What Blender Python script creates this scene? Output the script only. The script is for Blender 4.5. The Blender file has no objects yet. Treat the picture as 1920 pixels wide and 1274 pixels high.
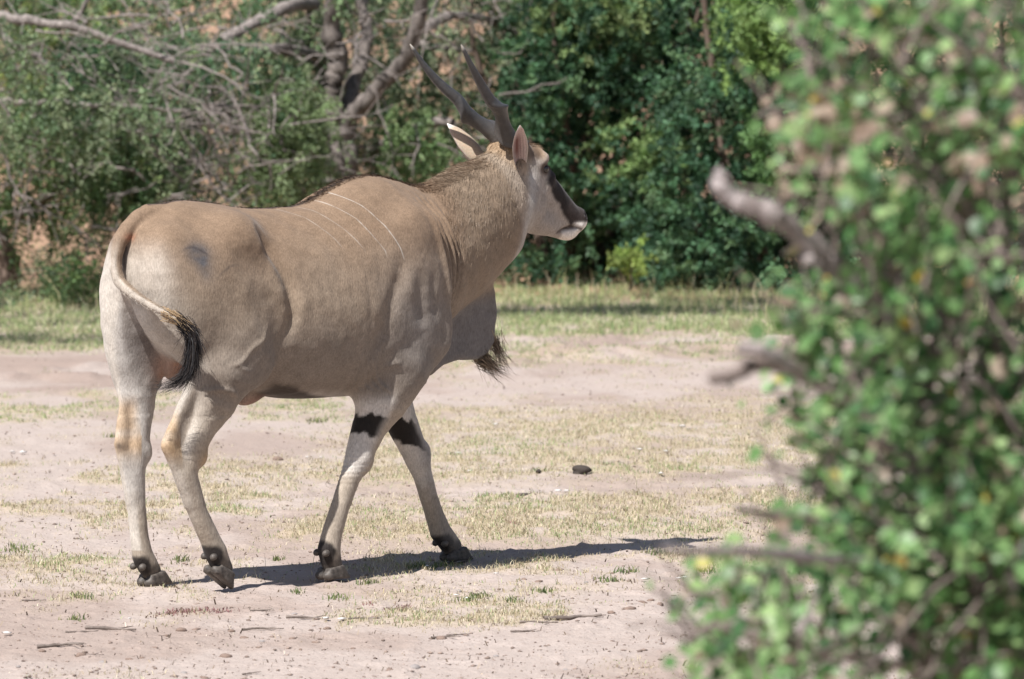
import bpy, bmesh, math, random
import numpy as np
from math import radians as R
rng = np.random.default_rng(7)
random.seed(7)
scene = bpy.context.scene
COL = scene.collection

# ------------------------------------------------------------------ camera, sky, sun, exposure
cam_d = bpy.data.cameras.new('camera')
cam = bpy.data.objects.new('camera', cam_d)
COL.objects.link(cam)
cam.location = (0, 0, 2.4)
cam.rotation_euler = (R(90 - 3.251), 0, 0)
cam_d.lens = 214.2
cam_d.sensor_width = 36
cam_d.clip_end = 3000
cam_d.dof.use_dof = True
cam_d.dof.focus_distance = 25.1
cam_d.dof.aperture_fstop = 5.6
cam_d.dof.aperture_blades = 9
scene.camera = cam

SUN_EL, SUN_AZ = 54.0, 56.0          # light travels towards azimuth 56 deg (x right, y away)
world = bpy.data.worlds.new('World')
scene.world = world
world.use_nodes = True
wn = world.node_tree.nodes
sky = wn.new('ShaderNodeTexSky')
sky.sky_type = 'NISHITA'
sky.sun_disc = False
sky.sun_elevation = R(SUN_EL)
sky.sun_rotation = R(180 + 90 - SUN_AZ)
world.node_tree.links.new(sky.outputs[0], wn['Background'].inputs[0])
wn['Background'].inputs[1].default_value = 0.062
sun_d = bpy.data.lights.new('sun', 'SUN')
sun_d.energy = 5.0
sun_d.angle = R(0.53)
sun_d.color = (1.0, 0.98, 0.95)
sun = bpy.data.objects.new('sun', sun_d)
COL.objects.link(sun)
sun.rotation_euler = (R(90 - SUN_EL), 0, R(SUN_AZ - 90))
sun.location = (-10, 10, 15)
vs = scene.view_settings
vs.view_transform = 'Standard'
vs.look = 'None'
vs.exposure = 0.66
vs.gamma = 1
vs.use_curve_mapping = False
scene.cycles.use_denoising = True
scene.cycles.max_bounces = 8
scene.cycles.transparent_max_bounces = 8
scene.cycles.sample_clamp_indirect = 6

# ------------------------------------------------------------------ helpers
def tag(o, label=None, cat=None, group=None, kind=None):
    if label: o['label'] = label
    if cat: o['category'] = cat
    if group: o['group'] = group
    if kind: o['kind'] = kind
    return o

def empty(name, loc=(0, 0, 0), rz=0.0):
    o = bpy.data.objects.new(name, None)
    COL.objects.link(o)
    o.location = loc
    o.rotation_euler = (0, 0, rz)
    o.empty_display_size = 0.1
    return o

def mesh_np(name, verts, faces, mat=None, smooth=True, attrs=None, colors=None):
    """verts (N,3); faces (M,k) int array, or a list of such arrays"""
    me = bpy.data.meshes.new(name)
    if not isinstance(faces, (list, tuple)):
        faces = [faces]
    faces = [np.asarray(f, dtype=np.int32) for f in faces if len(f)]
    verts = np.asarray(verts, dtype=np.float32)
    me.vertices.add(len(verts))
    me.vertices.foreach_set('co', verts.ravel())
    tot = np.concatenate([np.full(len(f), f.shape[1], dtype=np.int32) for f in faces])
    start = np.concatenate([[0], np.cumsum(tot)[:-1]]).astype(np.int32)
    idx = np.concatenate([f.ravel() for f in faces]).astype(np.int32)
    me.loops.add(len(idx))
    me.loops.foreach_set('vertex_index', idx)
    me.polygons.add(len(tot))
    me.polygons.foreach_set('loop_start', start)
    me.polygons.foreach_set('loop_total', tot)
    me.update(calc_edges=True)
    me.polygons.foreach_set('use_smooth', np.full(len(tot), bool(smooth)))
    for k, v in (attrs or {}).items():
        a = me.attributes.new(k, 'FLOAT', 'POINT')
        a.data.foreach_set('value', np.asarray(v, dtype=np.float32).ravel())
    for k, v in (colors or {}).items():
        a = me.attributes.new(k, 'FLOAT_COLOR', 'POINT')
        v = np.asarray(v, dtype=np.float32)
        if v.shape[1] == 3:
            v = np.concatenate([v, np.ones((len(v), 1), np.float32)], 1)
        a.data.foreach_set('color', v.ravel())
    if mat: me.materials.append(mat)
    return me

def link(name, me, parent=None):
    o = bpy.data.objects.new(name, me)
    COL.objects.link(o)
    if parent: o.parent = parent
    return o

def nmat(name, rough=0.8, spec=0.3):
    m = bpy.data.materials.new(name)
    m.use_nodes = True
    nt = m.node_tree
    b = nt.nodes['Principled BSDF']
    b.inputs['Roughness'].default_value = rough
    b.inputs['Specular IOR Level'].default_value = spec
    return m, nt, b

def N(nt, typ, **kw):
    n = nt.nodes.new(typ)
    for k, v in kw.items():
        if k.startswith('i_'):
            key = k[2:]
            key = int(key) if key.isdigit() else key
            n.inputs[key].default_value = v
        else:
            setattr(n, k, v)
    return n

def L(nt, a, b): nt.links.new(a, b)

def ramp(nt, fac, stops):
    r = nt.nodes.new('ShaderNodeValToRGB')
    el = r.color_ramp.elements
    while len(el) < len(stops): el.new(0.5)
    for e, (p, c) in zip(el, stops):
        e.position = p
        e.color = (*c, 1) if len(c) == 3 else c
    L(nt, fac, r.inputs[0])
    return r.outputs[0]

def mix(nt, fac, a, b, typ='MIX'):
    m = nt.nodes.new('ShaderNodeMix')
    m.data_type = 'RGBA'
    m.blend_type = typ
    for sock, v in ((m.inputs[0], fac), (m.inputs[6], a), (m.inputs[7], b)):
        if isinstance(v, (int, float)): sock.default_value = v
        elif isinstance(v, tuple): sock.default_value = (*v, 1) if len(v) == 3 else v
        else: L(nt, v, sock)
    return m.outputs[2]

def noise(nt, scale, detail=3, rough=0.55, vec=None, dim='3D'):
    n = N(nt, 'ShaderNodeTexNoise', i_Scale=scale, i_Detail=detail, i_Roughness=rough)
    if vec is not None: L(nt, vec, n.inputs['Vector'])
    return n.outputs['Fac']

# value noise in numpy (for shapes and where things grow)
_tab = np.random.default_rng(3).random((256, 256)).astype(np.float32)
def vnoise(x, y):
    xi = np.floor(x).astype(int); yi = np.floor(y).astype(int)
    fx = x - xi; fy = y - yi
    fx = fx * fx * (3 - 2 * fx); fy = fy * fy * (3 - 2 * fy)
    g = lambda a, b: _tab[a & 255, b & 255]
    return (g(xi, yi) * (1 - fx) + g(xi + 1, yi) * fx) * (1 - fy) + (g(xi, yi + 1) * (1 - fx) + g(xi + 1, yi + 1) * fx) * fy
def fbm(x, y, o=4):
    s = 0; a = 0.5; t = 0
    for i in range(o):
        s = s + a * vnoise(x * 2 ** i + 17.3 * i, y * 2 ** i - 9.1 * i); t += a; a *= 0.5
    return s / t
def sstep(a, b, x):
    t = np.clip((x - a) / (b - a), 0, 1)
    return t * t * (3 - 2 * t)

# ================================================================== ELAND
# Built in its own frame: x towards the head, y to its left, z up, origin on the ground between the hind feet.
def smin(a, b, k):
    h = np.clip(0.5 + 0.5 * (b - a) / k, 0, 1)
    return b + (a - b) * h - k * h * (1 - h)

def crom(pts, n=10):
    """Catmull-Rom through rows of pts"""
    P = np.asarray(pts, dtype=float)
    P = np.vstack([2 * P[0] - P[1], P, 2 * P[-1] - P[-2]])
    out = []
    for i in range(1, len(P) - 2):
        for t in np.linspace(0, 1, n, endpoint=False):
            a, b, c, d = P[i - 1:i + 3]
            out.append(0.5 * (2 * b + (c - a) * t + (2 * a - 5 * b + 4 * c - d) * t * t + (3 * b - a - 3 * c + d) * t ** 3))
    out.append(P[-2])
    return np.array(out)

def chain(p, pts, ys=1.0, ks=None):
    d = None
    for a, b in zip(pts[:-1], pts[1:]):
        a = np.array(a, np.float32); b = np.array(b, np.float32)
        ba = b[:3] - a[:3]
        q = p - a[:3]
        h = np.clip(q @ ba / (ba @ ba), 0, 1)
        q = q - h[:, None] * ba
        r = a[3] + (b[3] - a[3]) * h
        e = np.sqrt(q[:, 0] ** 2 + (q[:, 1] / ys) ** 2 + q[:, 2] ** 2) - r
        d = e if d is None else np.minimum(d, e)
    return d

def ball(p, c, r, rot=0.0):
    q = p - np.array(c, np.float32)
    if rot:
        cs, sn = math.cos(rot), math.sin(rot)
        q = np.stack([q[:, 0] * cs + q[:, 2] * sn, q[:, 1], -q[:, 0] * sn + q[:, 2] * cs], 1)
    r = np.array(r, np.float32)
    k0 = np.sqrt(((q / r) ** 2).sum(1))
    k1 = np.sqrt(((q / (r * r)) ** 2).sum(1)) + 1e-9
    return k0 * (k0 - 1) / k1

def poly2(x, z, pts):
    """signed distance to a polygon in the x-z plane"""
    P = np.asarray(pts, np.float32)
    d = np.full(len(x), 1e9, np.float32); s = np.ones(len(x), np.float32)
    for i in range(len(P)):
        a = P[i]; b = P[i - 1]
        ex, ez = b - a
        wx = x - a[0]; wz = z - a[1]
        h = np.clip((wx * ex + wz * ez) / (ex * ex + ez * ez), 0, 1)
        d = np.minimum(d, (wx - ex * h) ** 2 + (wz - ez * h) ** 2)
        c1 = z >= a[1]; c2 = z < b[1]; c3 = ex * wz > ez * wx
        s = np.where((c1 & c2 & c3) | (~c1 & ~c2 & ~c3), -s, s)
    return s * np.sqrt(d)

# trunk sections: x, top, bottom, half width, height of the widest point
TRUNK = crom([
    (-0.315, 1.36, 1.24, 0.04, 1.30), (-0.285, 1.455, 1.10, 0.125, 1.28), (-0.22, 1.513, 0.99, 0.185, 1.27),
    (-0.075, 1.563, 0.90, 0.235, 1.24), (0.10, 1.553, 0.84, 0.262, 1.20), (0.26, 1.531, 0.79, 0.278, 1.15), (0.45, 1.522, 0.748, 0.31, 1.11),
    (0.60, 1.535, 0.737, 0.325, 1.09), (0.72, 1.583, 0.738, 0.325, 1.09), (0.84, 1.628, 0.742, 0.315, 1.10), (0.97, 1.646, 0.75, 0.30, 1.10),
    (1.08, 1.632, 0.765, 0.275, 1.08), (1.18, 1.59, 0.80, 0.20, 1.06), (1.25, 1.48, 0.85, 0.13, 1.06), (1.30, 1.30, 0.93, 0.05, 1.06)], 12)

def trunk(p):
    x = p[:, 0]; xc = np.clip(x, TRUNK[0, 0], TRUNK[-1, 0])
    t, b, w, c = [np.interp(xc, TRUNK[:, 0], TRUNK[:, i]).astype(np.float32) for i in (1, 2, 3, 4)]
    z = p[:, 2] - c
    hz = np.where(z > 0, t - c, c - b)
    u = np.abs(p[:, 1]) / w; v = np.abs(z) / hz
    n = np.where(z > 0, 1.85, 2.25)
    rho = (u ** n + v ** n) ** (1 / n)
    f = (rho - 1) * np.minimum(w, hz) * 0.9
    dx = np.abs(x - xc)
    return np.where(dx > 0, np.sqrt(np.maximum(f, 0) ** 2 + dx * dx), f)

NECK = [(0.98, 0, 1.22, 0.34), (1.22, 0, 1.275, 0.300), (1.40, 0, 1.35, 0.272), (1.57, 0, 1.442, 0.247), (1.695, 0, 1.53, 0.205), (1.765, 0, 1.615, 0.148)]
DEW = [(1.24, 1.25), (1.60, 1.22), (1.645, 1.15), (1.668, 1.03), (1.655, 0.93), (1.615, 0.88), (1.56, 0.856), (1.46, 0.862), (1.37, 0.842), (1.30, 0.80), (1.2, 0.82)]
NH = [(0.035, -.190, 0.86, 0.128), (0.005, -.180, 0.77, 0.100), (-0.055, -.165, 0.663, 0.070), (-0.108, -.16, 0.57, 0.058), (-0.128, -.16, 0.475, 0.046), (-0.070, -.16, 0.318, 0.041), (-0.008, -.16, 0.207, 0.043), (0.022, -.16, 0.151, 0.049), (0.046, -.16, 0.105, 0.044), (0.062, -.16, 0.080, 0.041)]
NHA = [(-0.060, -.165, 0.88, 0.055), (-0.112, -.163, 0.79, 0.034), (-0.176, -.161, 0.69, 0.026), (-0.220, -.16, 0.594, 0.034), (-0.165, -.16, 0.50, 0.036), (-0.105, -.16, 0.36, 0.028)]
FH = [(-0.12, .15, 0.88, 0.110), (-0.138, .135, 0.780, 0.080), (-0.150, .125, 0.652, 0.058), (-0.165, .12, 0.56, 0.054), (-0.172, .12, 0.458, 0.046), (-0.161, .12, 0.327, 0.040), (-0.146, .12, 0.196, 0.040), (-0.130, .12, 0.125, 0.046), (-0.105, .12, 0.085, 0.045), (-0.085, .12, 0.06, 0.042)]
FHA = [(-0.185, .14, 0.83, 0.034), (-0.220, .125, 0.741, 0.023), (-0.236, .12, 0.585, 0.034), (-0.200, .12, 0.47, 0.036), (-0.182, .12, 0.36, 0.028)]
NF = [(0.975, -.19, 0.856, 0.135), (0.905, -.18, 0.737, 0.112), (0.838, -.165, 0.619, 0.077), (0.787, -.16, 0.511, 0.061), (0.765, -.16, 0.46, 0.054), (0.733, -.16, 0.405, 0.045), (0.683, -.16, 0.297, 0.042), (0.639, -.16, 0.190, 0.045), (0.622, -.16, 0.125, 0.051), (0.630, -.16, 0.085, 0.047), (0.640, -.16, 0.06, 0.044)]
FF = [(1.05, .18, 0.95, 0.13), (1.19, .14, 0.75, 0.103), (1.250, .12, 0.620, 0.073), (1.315, .11, 0.490, 0.060), (1.345, .11, 0.43, 0.053), (1.366, .11, 0.38, 0.044), (1.400, .11, 0.285, 0.040), (1.440, .11, 0.190, 0.043), (1.468, .11, 0.130, 0.049), (1.505, .11, 0.09, 0.047), (1.535, .11, 0.06, 0.044)]
CLEFT = [(-0.345, 0.012, 1.31, 0.020), (-0.315, 0.012, 1.17, 0.042), (-0.25, 0.008, 1.00, 0.070), (-0.15, 0.0, 0.86, 0.075), (-0.02, 0.0, 0.74, 0.07)]
TAIL = [(-0.13, 0, 1.505, 0.05), (-0.19, 0, 1.512, 0.042), (-0.245, -.002, 1.497, 0.036), (-0.300, -.002, 1.455, 0.031), (-0.340, .0, 1.405, 0.029), (-0.356, .0, 1.350, 0.028), (-0.360, .0, 1.305, 0.026)]

SKULL = [(1.775, 0, 1.672, 0.108), (1.86, 0, 1.635, 0.102), (1.950, 0, 1.560, 0.082), (2.06, 0, 1.480, 0.064), (2.135, 0, 1.432, 0.053)]
JAW = [(1.80, 0, 1.505, 0.100), (1.90, 0, 1.448, 0.070), (2.015, 0, 1.405, 0.046), (2.095, 0, 1.386, 0.038)]

def head_sdf(p):
    q = p.copy(); q[:, 1] = np.abs(q[:, 1])
    d = chain(p, SKULL, 0.88)
    d = smin(d, chain(p, JAW, 0.82), 0.045)
    d = smin(d, ball(q, (1.815, 0.058, 1.555), (0.085, 0.045, 0.115), 0.6), 0.03)            # jaw muscle
    d = smin(d, ball(q, (1.880, 0.073, 1.688), (0.044, 0.026, 0.024), 0.7), 0.025)            # brow
    d = -smin(-d, ball(q, (1.893, 0.106, 1.660), (0.024, 0.018, 0.019)), 0.012)               # eye socket
    d = smin(d, ball(q, (1.93, 0.062, 1.60), (0.05, 0.018, 0.02), 0.75), 0.03)               # cheek bone
    d = smin(d, ball(p, (2.153, 0, 1.448), (0.036, 0.052, 0.038)), 0.02)                    # nose pad
    d = smin(d, ball(q, (2.130, 0.030, 1.408), (0.044, 0.022, 0.023), 0.4), 0.014)           # upper lip
    d = smin(d, ball(p, (2.088, 0, 1.376), (0.056, 0.038, 0.028), 0.1), 0.012)                # chin
    d = -smin(-d, ball(q, (2.168, 0.040, 1.458), (0.020, 0.014, 0.012), 0.9), 0.006)          # nostril
    d = smin(d, ball(q, (1.845, 0.03, 1.715), (0.06, 0.04, 0.03), 0.5), 0.05)               # frontal crest
    d = smin(d, ball(q, (1.755, 0.055, 1.745), (0.05, 0.04, 0.04), 0.3), 0.04)            # horn boss
    d = smin(d, ball(q, (1.735, 0.092, 1.675), (0.04, 0.035, 0.04)), 0.03)                    # ear root
    return d

def body_sdf(p):
    p = p.astype(np.float32)
    q = p.copy(); q[:, 1] = np.abs(q[:, 1])
    d = trunk(p)
    nk = chain(p, NECK, 0.70)
    d = smin(d, nk, 0.07)
    # dewlap
    d2 = poly2(p[:, 0], p[:, 2], DEW)
    ft = 0.016 + 0.028 * np.clip((p[:, 2] - 0.98) / 0.3, 0, 1)
    e = np.sqrt(np.maximum(d2 + 0.02, 0) ** 2 + np.maximum(np.abs(p[:, 1]) - ft, 0) ** 2) - 0.02
    d = smin(d, e, 0.03)
    # shoulders
    d = smin(d, ball(q, (1.00, 0.195, 1.15), (0.19, 0.09, 0.36), -0.22), 0.09)
    d = smin(d, ball(q, (1.10, 0.185, 0.98), (0.125, 0.095, 0.15), -0.3), 0.06)
    # hips and thighs
    d = smin(d, ball(q, (0.10, 0.155, 1.40), (0.13, 0.09, 0.10), 0.2), 0.09)
    d = smin(d, ball(p, (-0.135, -0.115, 1.22), (0.17, 0.115, 0.25), 0.30), 0.06)
    d = smin(d, ball(p, (-0.14, 0.13, 1.18), (0.165, 0.125, 0.30), 0.05), 0.06)
    d = smin(d, ball(p, (-0.165, 0.14, 1.00), (0.115, 0.095, 0.25), 0.05), 0.06)
    near = ball(p, (0.075, -0.165, 1.12), (0.215, 0.108, 0.285), -0.10)
    near = smin(near, ball(p, (-0.06, -0.150, 1.17), (0.2, 0.095, 0.27), 0.1), 0.09)
    near = smin(near, ball(p, (0.125, -0.215, 0.965), (0.14, 0.09, 0.17), 0.45), 0.06)
    near = smin(near, chain(p, NH, 0.88), 0.05)
    near = smin(near, chain(p, NHA, 0.8), 0.026)
    near = smin(near, chain(p, [(-0.055, -.165, 0.80, 0.07), (-0.120, -.163, 0.69, 0.055), (-0.165, -.16, 0.60, 0.045)], 0.34), 0.015)
    near = smin(near, ball(p, (-0.068, -0.162, 0.545), (0.032, 0.046, 0.045)), 0.03)
    far = ball(p, (0.0, 0.185, 1.12), (0.24, 0.115, 0.285), -0.1)
    far = smin(far, chain(p, FH, 0.88), 0.05)
    far = smin(far, chain(p, FHA, 0.8), 0.026)
    far = smin(far, chain(p, [(-0.17, .13, 0.80, 0.07), (-0.190, .122, 0.69, 0.050), (-0.20, .12, 0.60, 0.045)], 0.34), 0.015)
    far = smin(far, ball(p, (-0.125, 0.12, 0.545), (0.03, 0.044, 0.045)), 0.03)
    d = smin(d, near, 0.035)
    d = smin(d, far, 0.035)
    d = -smin(-d, chain(p, CLEFT, 0.8), 0.035)                                                 # between the thighs
    nf = chain(p, NF, 0.86)
    nf = smin(nf, ball(p, (0.812, -.175, 0.745), (0.045, 0.05, 0.055)), 0.05)                 # elbow
    nf = smin(nf, ball(p, (0.800, -.16, 0.49), (0.04, 0.05, 0.06), 0.3), 0.03)                # knee
    ff = chain(p, FF, 0.86)
    ff = smin(ff, ball(p, (1.355, .11, 0.455), (0.035, 0.046, 0.06), -0.4), 0.03)
    d = smin(d, nf, 0.05)
    d = smin(d, ff, 0.04)
    # sheath, scrotum
    d = smin(d, ball(p, (0.33, 0, 0.762), (0.065, 0.04, 0.038), 0.3), 0.03)
    d = smin(d, chain(p, [(-0.02, 0.01, 0.98, 0.05), (-0.045, 0.01, 0.885, 0.052)], 1.0), 0.03)
    d = smin(d, chain(p, TAIL), 0.012)
    d = smin(d, chain(p, TAIL2), 0.006)
    d = smin(d, head_sdf(p), 0.035)
    return d

TAIL2 = [(-0.360, .0, 1.305, 0.026), (-0.362, -.022, 1.256, 0.023), (-0.355, -.075, 1.215, 0.021), (-0.340, -.13, 1.184, 0.020), (-0.322, -.19, 1.156, 0.019), (-0.298, -.23, 1.135, 0.018), (-0.275, -.268, 1.113, 0.017), (-0.238, -.300, 1.075, 0.015)]

def sdf_mesh(fn, lo, hi, vox):
    lo = np.array(lo, np.float64); hi = np.array(hi, np.float64)
    B = 8
    nb = np.ceil((hi - lo) / (vox * B)).astype(int)
    n = nb * B
    F = np.full(n, 1.0, np.float32)
    ci = np.stack(np.meshgrid(*[np.arange(k) for k in nb], indexing='ij'), -1).reshape(-1, 3)
    cc = lo + (ci + 0.5) * B * vox
    cd = fn(cc)
    act = np.abs(cd) < B * vox * 0.9 + 0.02
    F5 = F.reshape(nb[0], B, nb[1], B, nb[2], B)
    F5[ci[:, 0], :, ci[:, 1], :, ci[:, 2], :] = np.sign(cd)[:, None, None, None]
    loc = np.stack(np.meshgrid(*[np.arange(B)] * 3, indexing='ij'), -1).reshape(-1, 3)
    ai = ci[act]
    for s in range(0, len(ai), 400):
        bi = ai[s:s + 400]
        g = (bi[:, None, :] * B + loc[None]).reshape(-1, 3)
        v = fn(lo + g * vox)
        F[g[:, 0], g[:, 1], g[:, 2]] = v
    ins = F < 0
    c = np.zeros(n - 1, np.uint8)
    offs = [(i, j, k) for i in (0, 1) for j in (0, 1) for k in (0, 1)]
    for (i, j, k) in offs:
        c += ins[i:n[0] - 1 + i, j:n[1] - 1 + j, k:n[2] - 1 + k]
    cell = np.argwhere((c > 0) & (c < 8))
    vid = np.full(n - 1, -1, np.int32)
    vid[cell[:, 0], cell[:, 1], cell[:, 2]] = np.arange(len(cell))
    acc = np.zeros((len(cell), 3)); cnt = np.zeros(len(cell))
    val = {o: F[cell[:, 0] + o[0], cell[:, 1] + o[1], cell[:, 2] + o[2]] for o in offs}
    for a in offs:
        for ax in range(3):
            if a[ax]: continue
            b = list(a); b[ax] = 1; b = tuple(b)
            va, vb = val[a], val[b]
            m = (va < 0) != (vb < 0)
            t = np.where(m, va / np.where(m, va - vb, 1), 0)
            pt = np.array(a, float)[None] + t[:, None] * (np.array(b) - np.array(a))[None]
            acc += np.where(m[:, None], pt, 0); cnt += m
    verts = lo + (cell + acc / cnt[:, None]) * vox
    quads = []
    for ax in range(3):
        u, w = (ax + 1) % 3, (ax + 2) % 3
        sl0 = [slice(None)] * 3; sl1 = [slice(None)] * 3
        sl0[ax] = slice(0, -1); sl1[ax] = slice(1, None)
        diff = ins[tuple(sl0)] != ins[tuple(sl1)]
        e = np.argwhere(diff)
        e = e[(e[:, u] > 0) & (e[:, w] > 0) & (e[:, u] < n[u] - 1) & (e[:, w] < n[w] - 1)]
        q = []
        for du, dw in ((-1, -1), (0, -1), (0, 0), (-1, 0)):
            s = e.copy(); s[:, u] += du; s[:, w] += dw
            q.append(vid[s[:, 0], s[:, 1], s[:, 2]])
        q = np.stack(q, 1)
        flip = ~ins[e[:, 0], e[:, 1], e[:, 2]]
        q[flip] = q[flip][:, ::-1]
        quads.append(q)
    quads = np.concatenate(quads)
    return verts, quads

def vnormals(v, q):
    fn = np.cross(v[q[:, 2]] - v[q[:, 0]], v[q[:, 3]] - v[q[:, 1]])
    n = np.zeros_like(v)
    for i in range(4):
        for ax in range(3):
            n[:, ax] += np.bincount(q[:, i], fn[:, ax], len(v))
    return n / (np.linalg.norm(n, axis=1, keepdims=True) + 1e-12)

def vsmooth(v, q, it, lam=0.5):
    deg = np.zeros(len(v))
    for i in range(4):
        deg += np.bincount(q[:, i], minlength=len(v)) * 2
    for _ in range(it):
        s = np.zeros_like(v)
        for i in range(4):
            for j in ((i + 1) % 4, (i + 3) % 4):
                for ax in range(3):
                    s[:, ax] += np.bincount(q[:, i], v[q[:, j], ax], len(v))
        v = v + lam * (s / deg[:, None] - v)
    return v

# ---- feet: two claws and two dewclaws each
def hoof_sdf(pitch, dew):
    cs, sn = math.cos(pitch), math.sin(pitch)
    def fn(p):
        p = p.astype(np.float32)
        q = np.stack([p[:, 0] * cs - p[:, 2] * sn, p[:, 1], p[:, 0] * sn + p[:, 2] * cs], 1)   # into the hoof's own frame
        x, y, z = q[:, 0], np.abs(q[:, 1]), q[:, 2]
        d2 = poly2(x, z, [(-0.052, 0.004), (0.072, 0.002), (0.070, 0.010), (0.030, 0.062), (-0.046, 0.048)])
        yc = 0.0245 - 0.06 * np.clip(x, 0, 0.1) * 0.5
        hw = 0.0225 - 0.10 * np.clip(x - 0.02, 0, 0.1) * 1.4 - 0.06 * z
        e = np.sqrt(np.maximum(d2 + 0.008, 0) ** 2 + np.maximum(np.abs(y - yc) - np.maximum(hw - 0.008, 0.001), 0) ** 2) - 0.008
        e = smin(e, ball(np.stack([x, y, z], 1), (-0.04, 0.024, 0.018), (0.028, 0.022, 0.02)), 0.01)
        w = p.copy(); w[:, 1] = np.abs(w[:, 1])
        return np.minimum(e, ball(w, (dew[0] + 0.004, 0.029, dew[1]), (0.018, 0.015, 0.015), 0.4))
    return fn

FEET = [  # origin x, y ; pitch ; dewclaw offset ; origin z
    ((0.030, -.16, 0.036), R(38), (-0.045, 0.098)),
    ((-0.070, .12, 0.0), R(-2), (-0.088, 0.082)),
    ((0.640, -.16, 0.0), R(0), (-0.062, 0.112)),
    ((1.555, .11, 0.0), R(0), (-0.092, 0.080))]

def eland_body():
    v, q = sdf_mesh(body_sdf, (-0.5, -0.42, 0.03), (2.24, 0.42, 1.92), VOX)
    v = vsmooth(v, q, 2)
    n = vnormals(v, q)
    x, y, z = v.T; ay = np.abs(y)
    disp = np.zeros(len(v))
    def line(pts, amp, w, ymin=0.05, one=0, fade=True):
        P = crom(pts, 8)
        bd = np.full(len(v), 9.0); bt = np.zeros(len(v))
        for i in range(len(P) - 1):
            a, b = P[i], P[i + 1]; e = b - a
            h = np.clip(((x - a[0]) * e[0] + (z - a[1]) * e[1]) / (e @ e), 0, 1)
            dd = np.hypot(x - a[0] - e[0] * h, z - a[1] - e[1] * h)
            m = dd < bd; bd = np.where(m, dd, bd); bt = np.where(m, (i + h) / (len(P) - 1), bt)
        f = np.exp(-(bd / w) ** 2) * (np.minimum(1, 4 * np.minimum(bt, 1 - bt)) if fade else 1)
        side = (ay > ymin) if not one else (y * one > ymin)
        return amp * f * side
    # skin folds between neck and shoulder
    for dx, a in ((0, 1), (0.043, 1.0), (0.088, 1.2), (0.125, 0.7)):
        disp += line([(1.085 + dx, 1.56), (1.125 + dx, 1.45), (1.163 + dx, 1.315), (1.185 + dx * 0.8, 1.18), (1.185 + dx * 0.6, 1.08)], 0.016 * a, 0.014)
        disp -= line([(1.107 + dx, 1.56), (1.147 + dx, 1.45), (1.185 + dx, 1.315), (1.205 + dx * 0.8, 1.18), (1.203 + dx * 0.6, 1.08)], 0.015 * a, 0.011)
    # thigh and flank
    disp -= line([(0.18, 1.47), (0.252, 1.37), (0.312, 1.24), (0.328, 1.10), (0.29, 0.97)], 0.026, 0.028)
    disp += line([(0.13, 1.46), (0.20, 1.36), (0.25, 1.24), (0.262, 1.10)], 0.010, 0.045)
    disp += line([(-0.02, 0.90), (0.05, 0.925), (0.10, 0.975), (0.16, 1.01), (0.20, 1.07)], 0.0075, 0.009)
    disp += line([(0.00, 0.93), (0.05, 0.895), (0.10, 0.88)], 0.004, 0.008)
    disp += line([(-0.10, 0.80), (-0.04, 0.815), (0.02, 0.80), (0.05, 0.77)], 0.008, 0.010)
    disp += line([(-0.12, 1.02), (-0.11, 0.93), (-0.06, 0.86)], 0.003, 0.012)
    # shoulder
    disp -= line([(0.94, 1.36), (0.875, 1.22), (0.80, 1.06), (0.745, 0.93), (0.70, 0.82)], 0.016, 0.035)
    disp -= line([(1.0, 1.28), (0.99, 1.12), (1.02, 1.02)], 0.012, 0.035)
    disp -= line([(1.08, 1.30), (1.075, 1.15), (1.09, 1.05)], 0.008, 0.025)
    disp += line([(1.17, 1.28), (1.205, 1.1), (1.185, 0.96), (1.11, 0.87)], 0.016, 0.035)
    for i in range(5):
        disp += line([(0.72 + 0.022 * i, 0.99), (0.69 + 0.02 * i, 0.9), (0.705 + 0.03 * i, 0.80), (0.76 + 0.03 * i, 0.755)], 0.008, 0.008)
    disp += line([(0.82, 0.86), (0.87, 0.885), (0.90, 0.87)], 0.006, 0.012)
    for i in range(4):
        disp += line([(1.05 + 0.05 * i, 0.80 + 0.03 * i), (1.12 + 0.04 * i, 0.78 + 0.02 * i), (1.17 + 0.03 * i, 0.83)], 0.004, 0.008, 0.0)
    for i in range(6):     # ribs, faint
        disp -= line([(0.42 + 0.075 * i, 1.38), (0.40 + 0.075 * i, 1.2), (0.44 + 0.075 * i, 1.02)], 0.0010, 0.016)
    # fine vertical skin crinkles on the flank
    fl = sstep(0.35, 0.5, x) * (1 - sstep(0.9, 1.0, x)) * sstep(0.9, 1.0, z) * (1 - sstep(1.22, 1.3, z))
    disp += fl * (fbm(x * 42, z * 7, 3) - 0.5) * 0.003
    disp += (fbm(x * 9 + y * 7, z * 9, 3) - 0.5) * 0.014 * (z > 0.7)
    disp += sstep(0.95, 0.75, z) * (fbm(x * 40 + y * 33, z * 26, 2) - 0.5) * 0.003
    # wrinkles at the back of the knees
    kn = np.exp(-(((z - 0.45) / 0.08) ** 2)) * (x < 0.80) * (x > 0.65) * (y < 0)
    disp += kn * np.sin(z * 330 + 3 * fbm(x * 30, z * 30)) * 0.0016
    # groove down the hind quarters and cheek line
    disp -= line([(2.01, 1.383), (2.05, 1.397), (2.09, 1.405), (2.14, 1.392)], 0.013, 0.008, 0.008)
    disp -= line([(1.90, 1.60), (1.87, 1.55), (1.85, 1.48)], 0.005, 0.018)
    v = v + n * disp[:, None]

    # ---------------- coat colours (the animal's own markings, with some sun and shade painted in)
    c = np.empty((len(v), 3)); 
    def put(col, m):
        nonlocal c
        m = np.clip(m, 0, 1)[:, None]
        c = c * (1 - m) + np.array(col) * m
    c[:] = (0.270, 0.207, 0.152)
    nz = fbm(x * 6 + 5, z * 6 + y * 4, 4); nf = fbm(x * 30, z * 30 + y * 20, 3)
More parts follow.
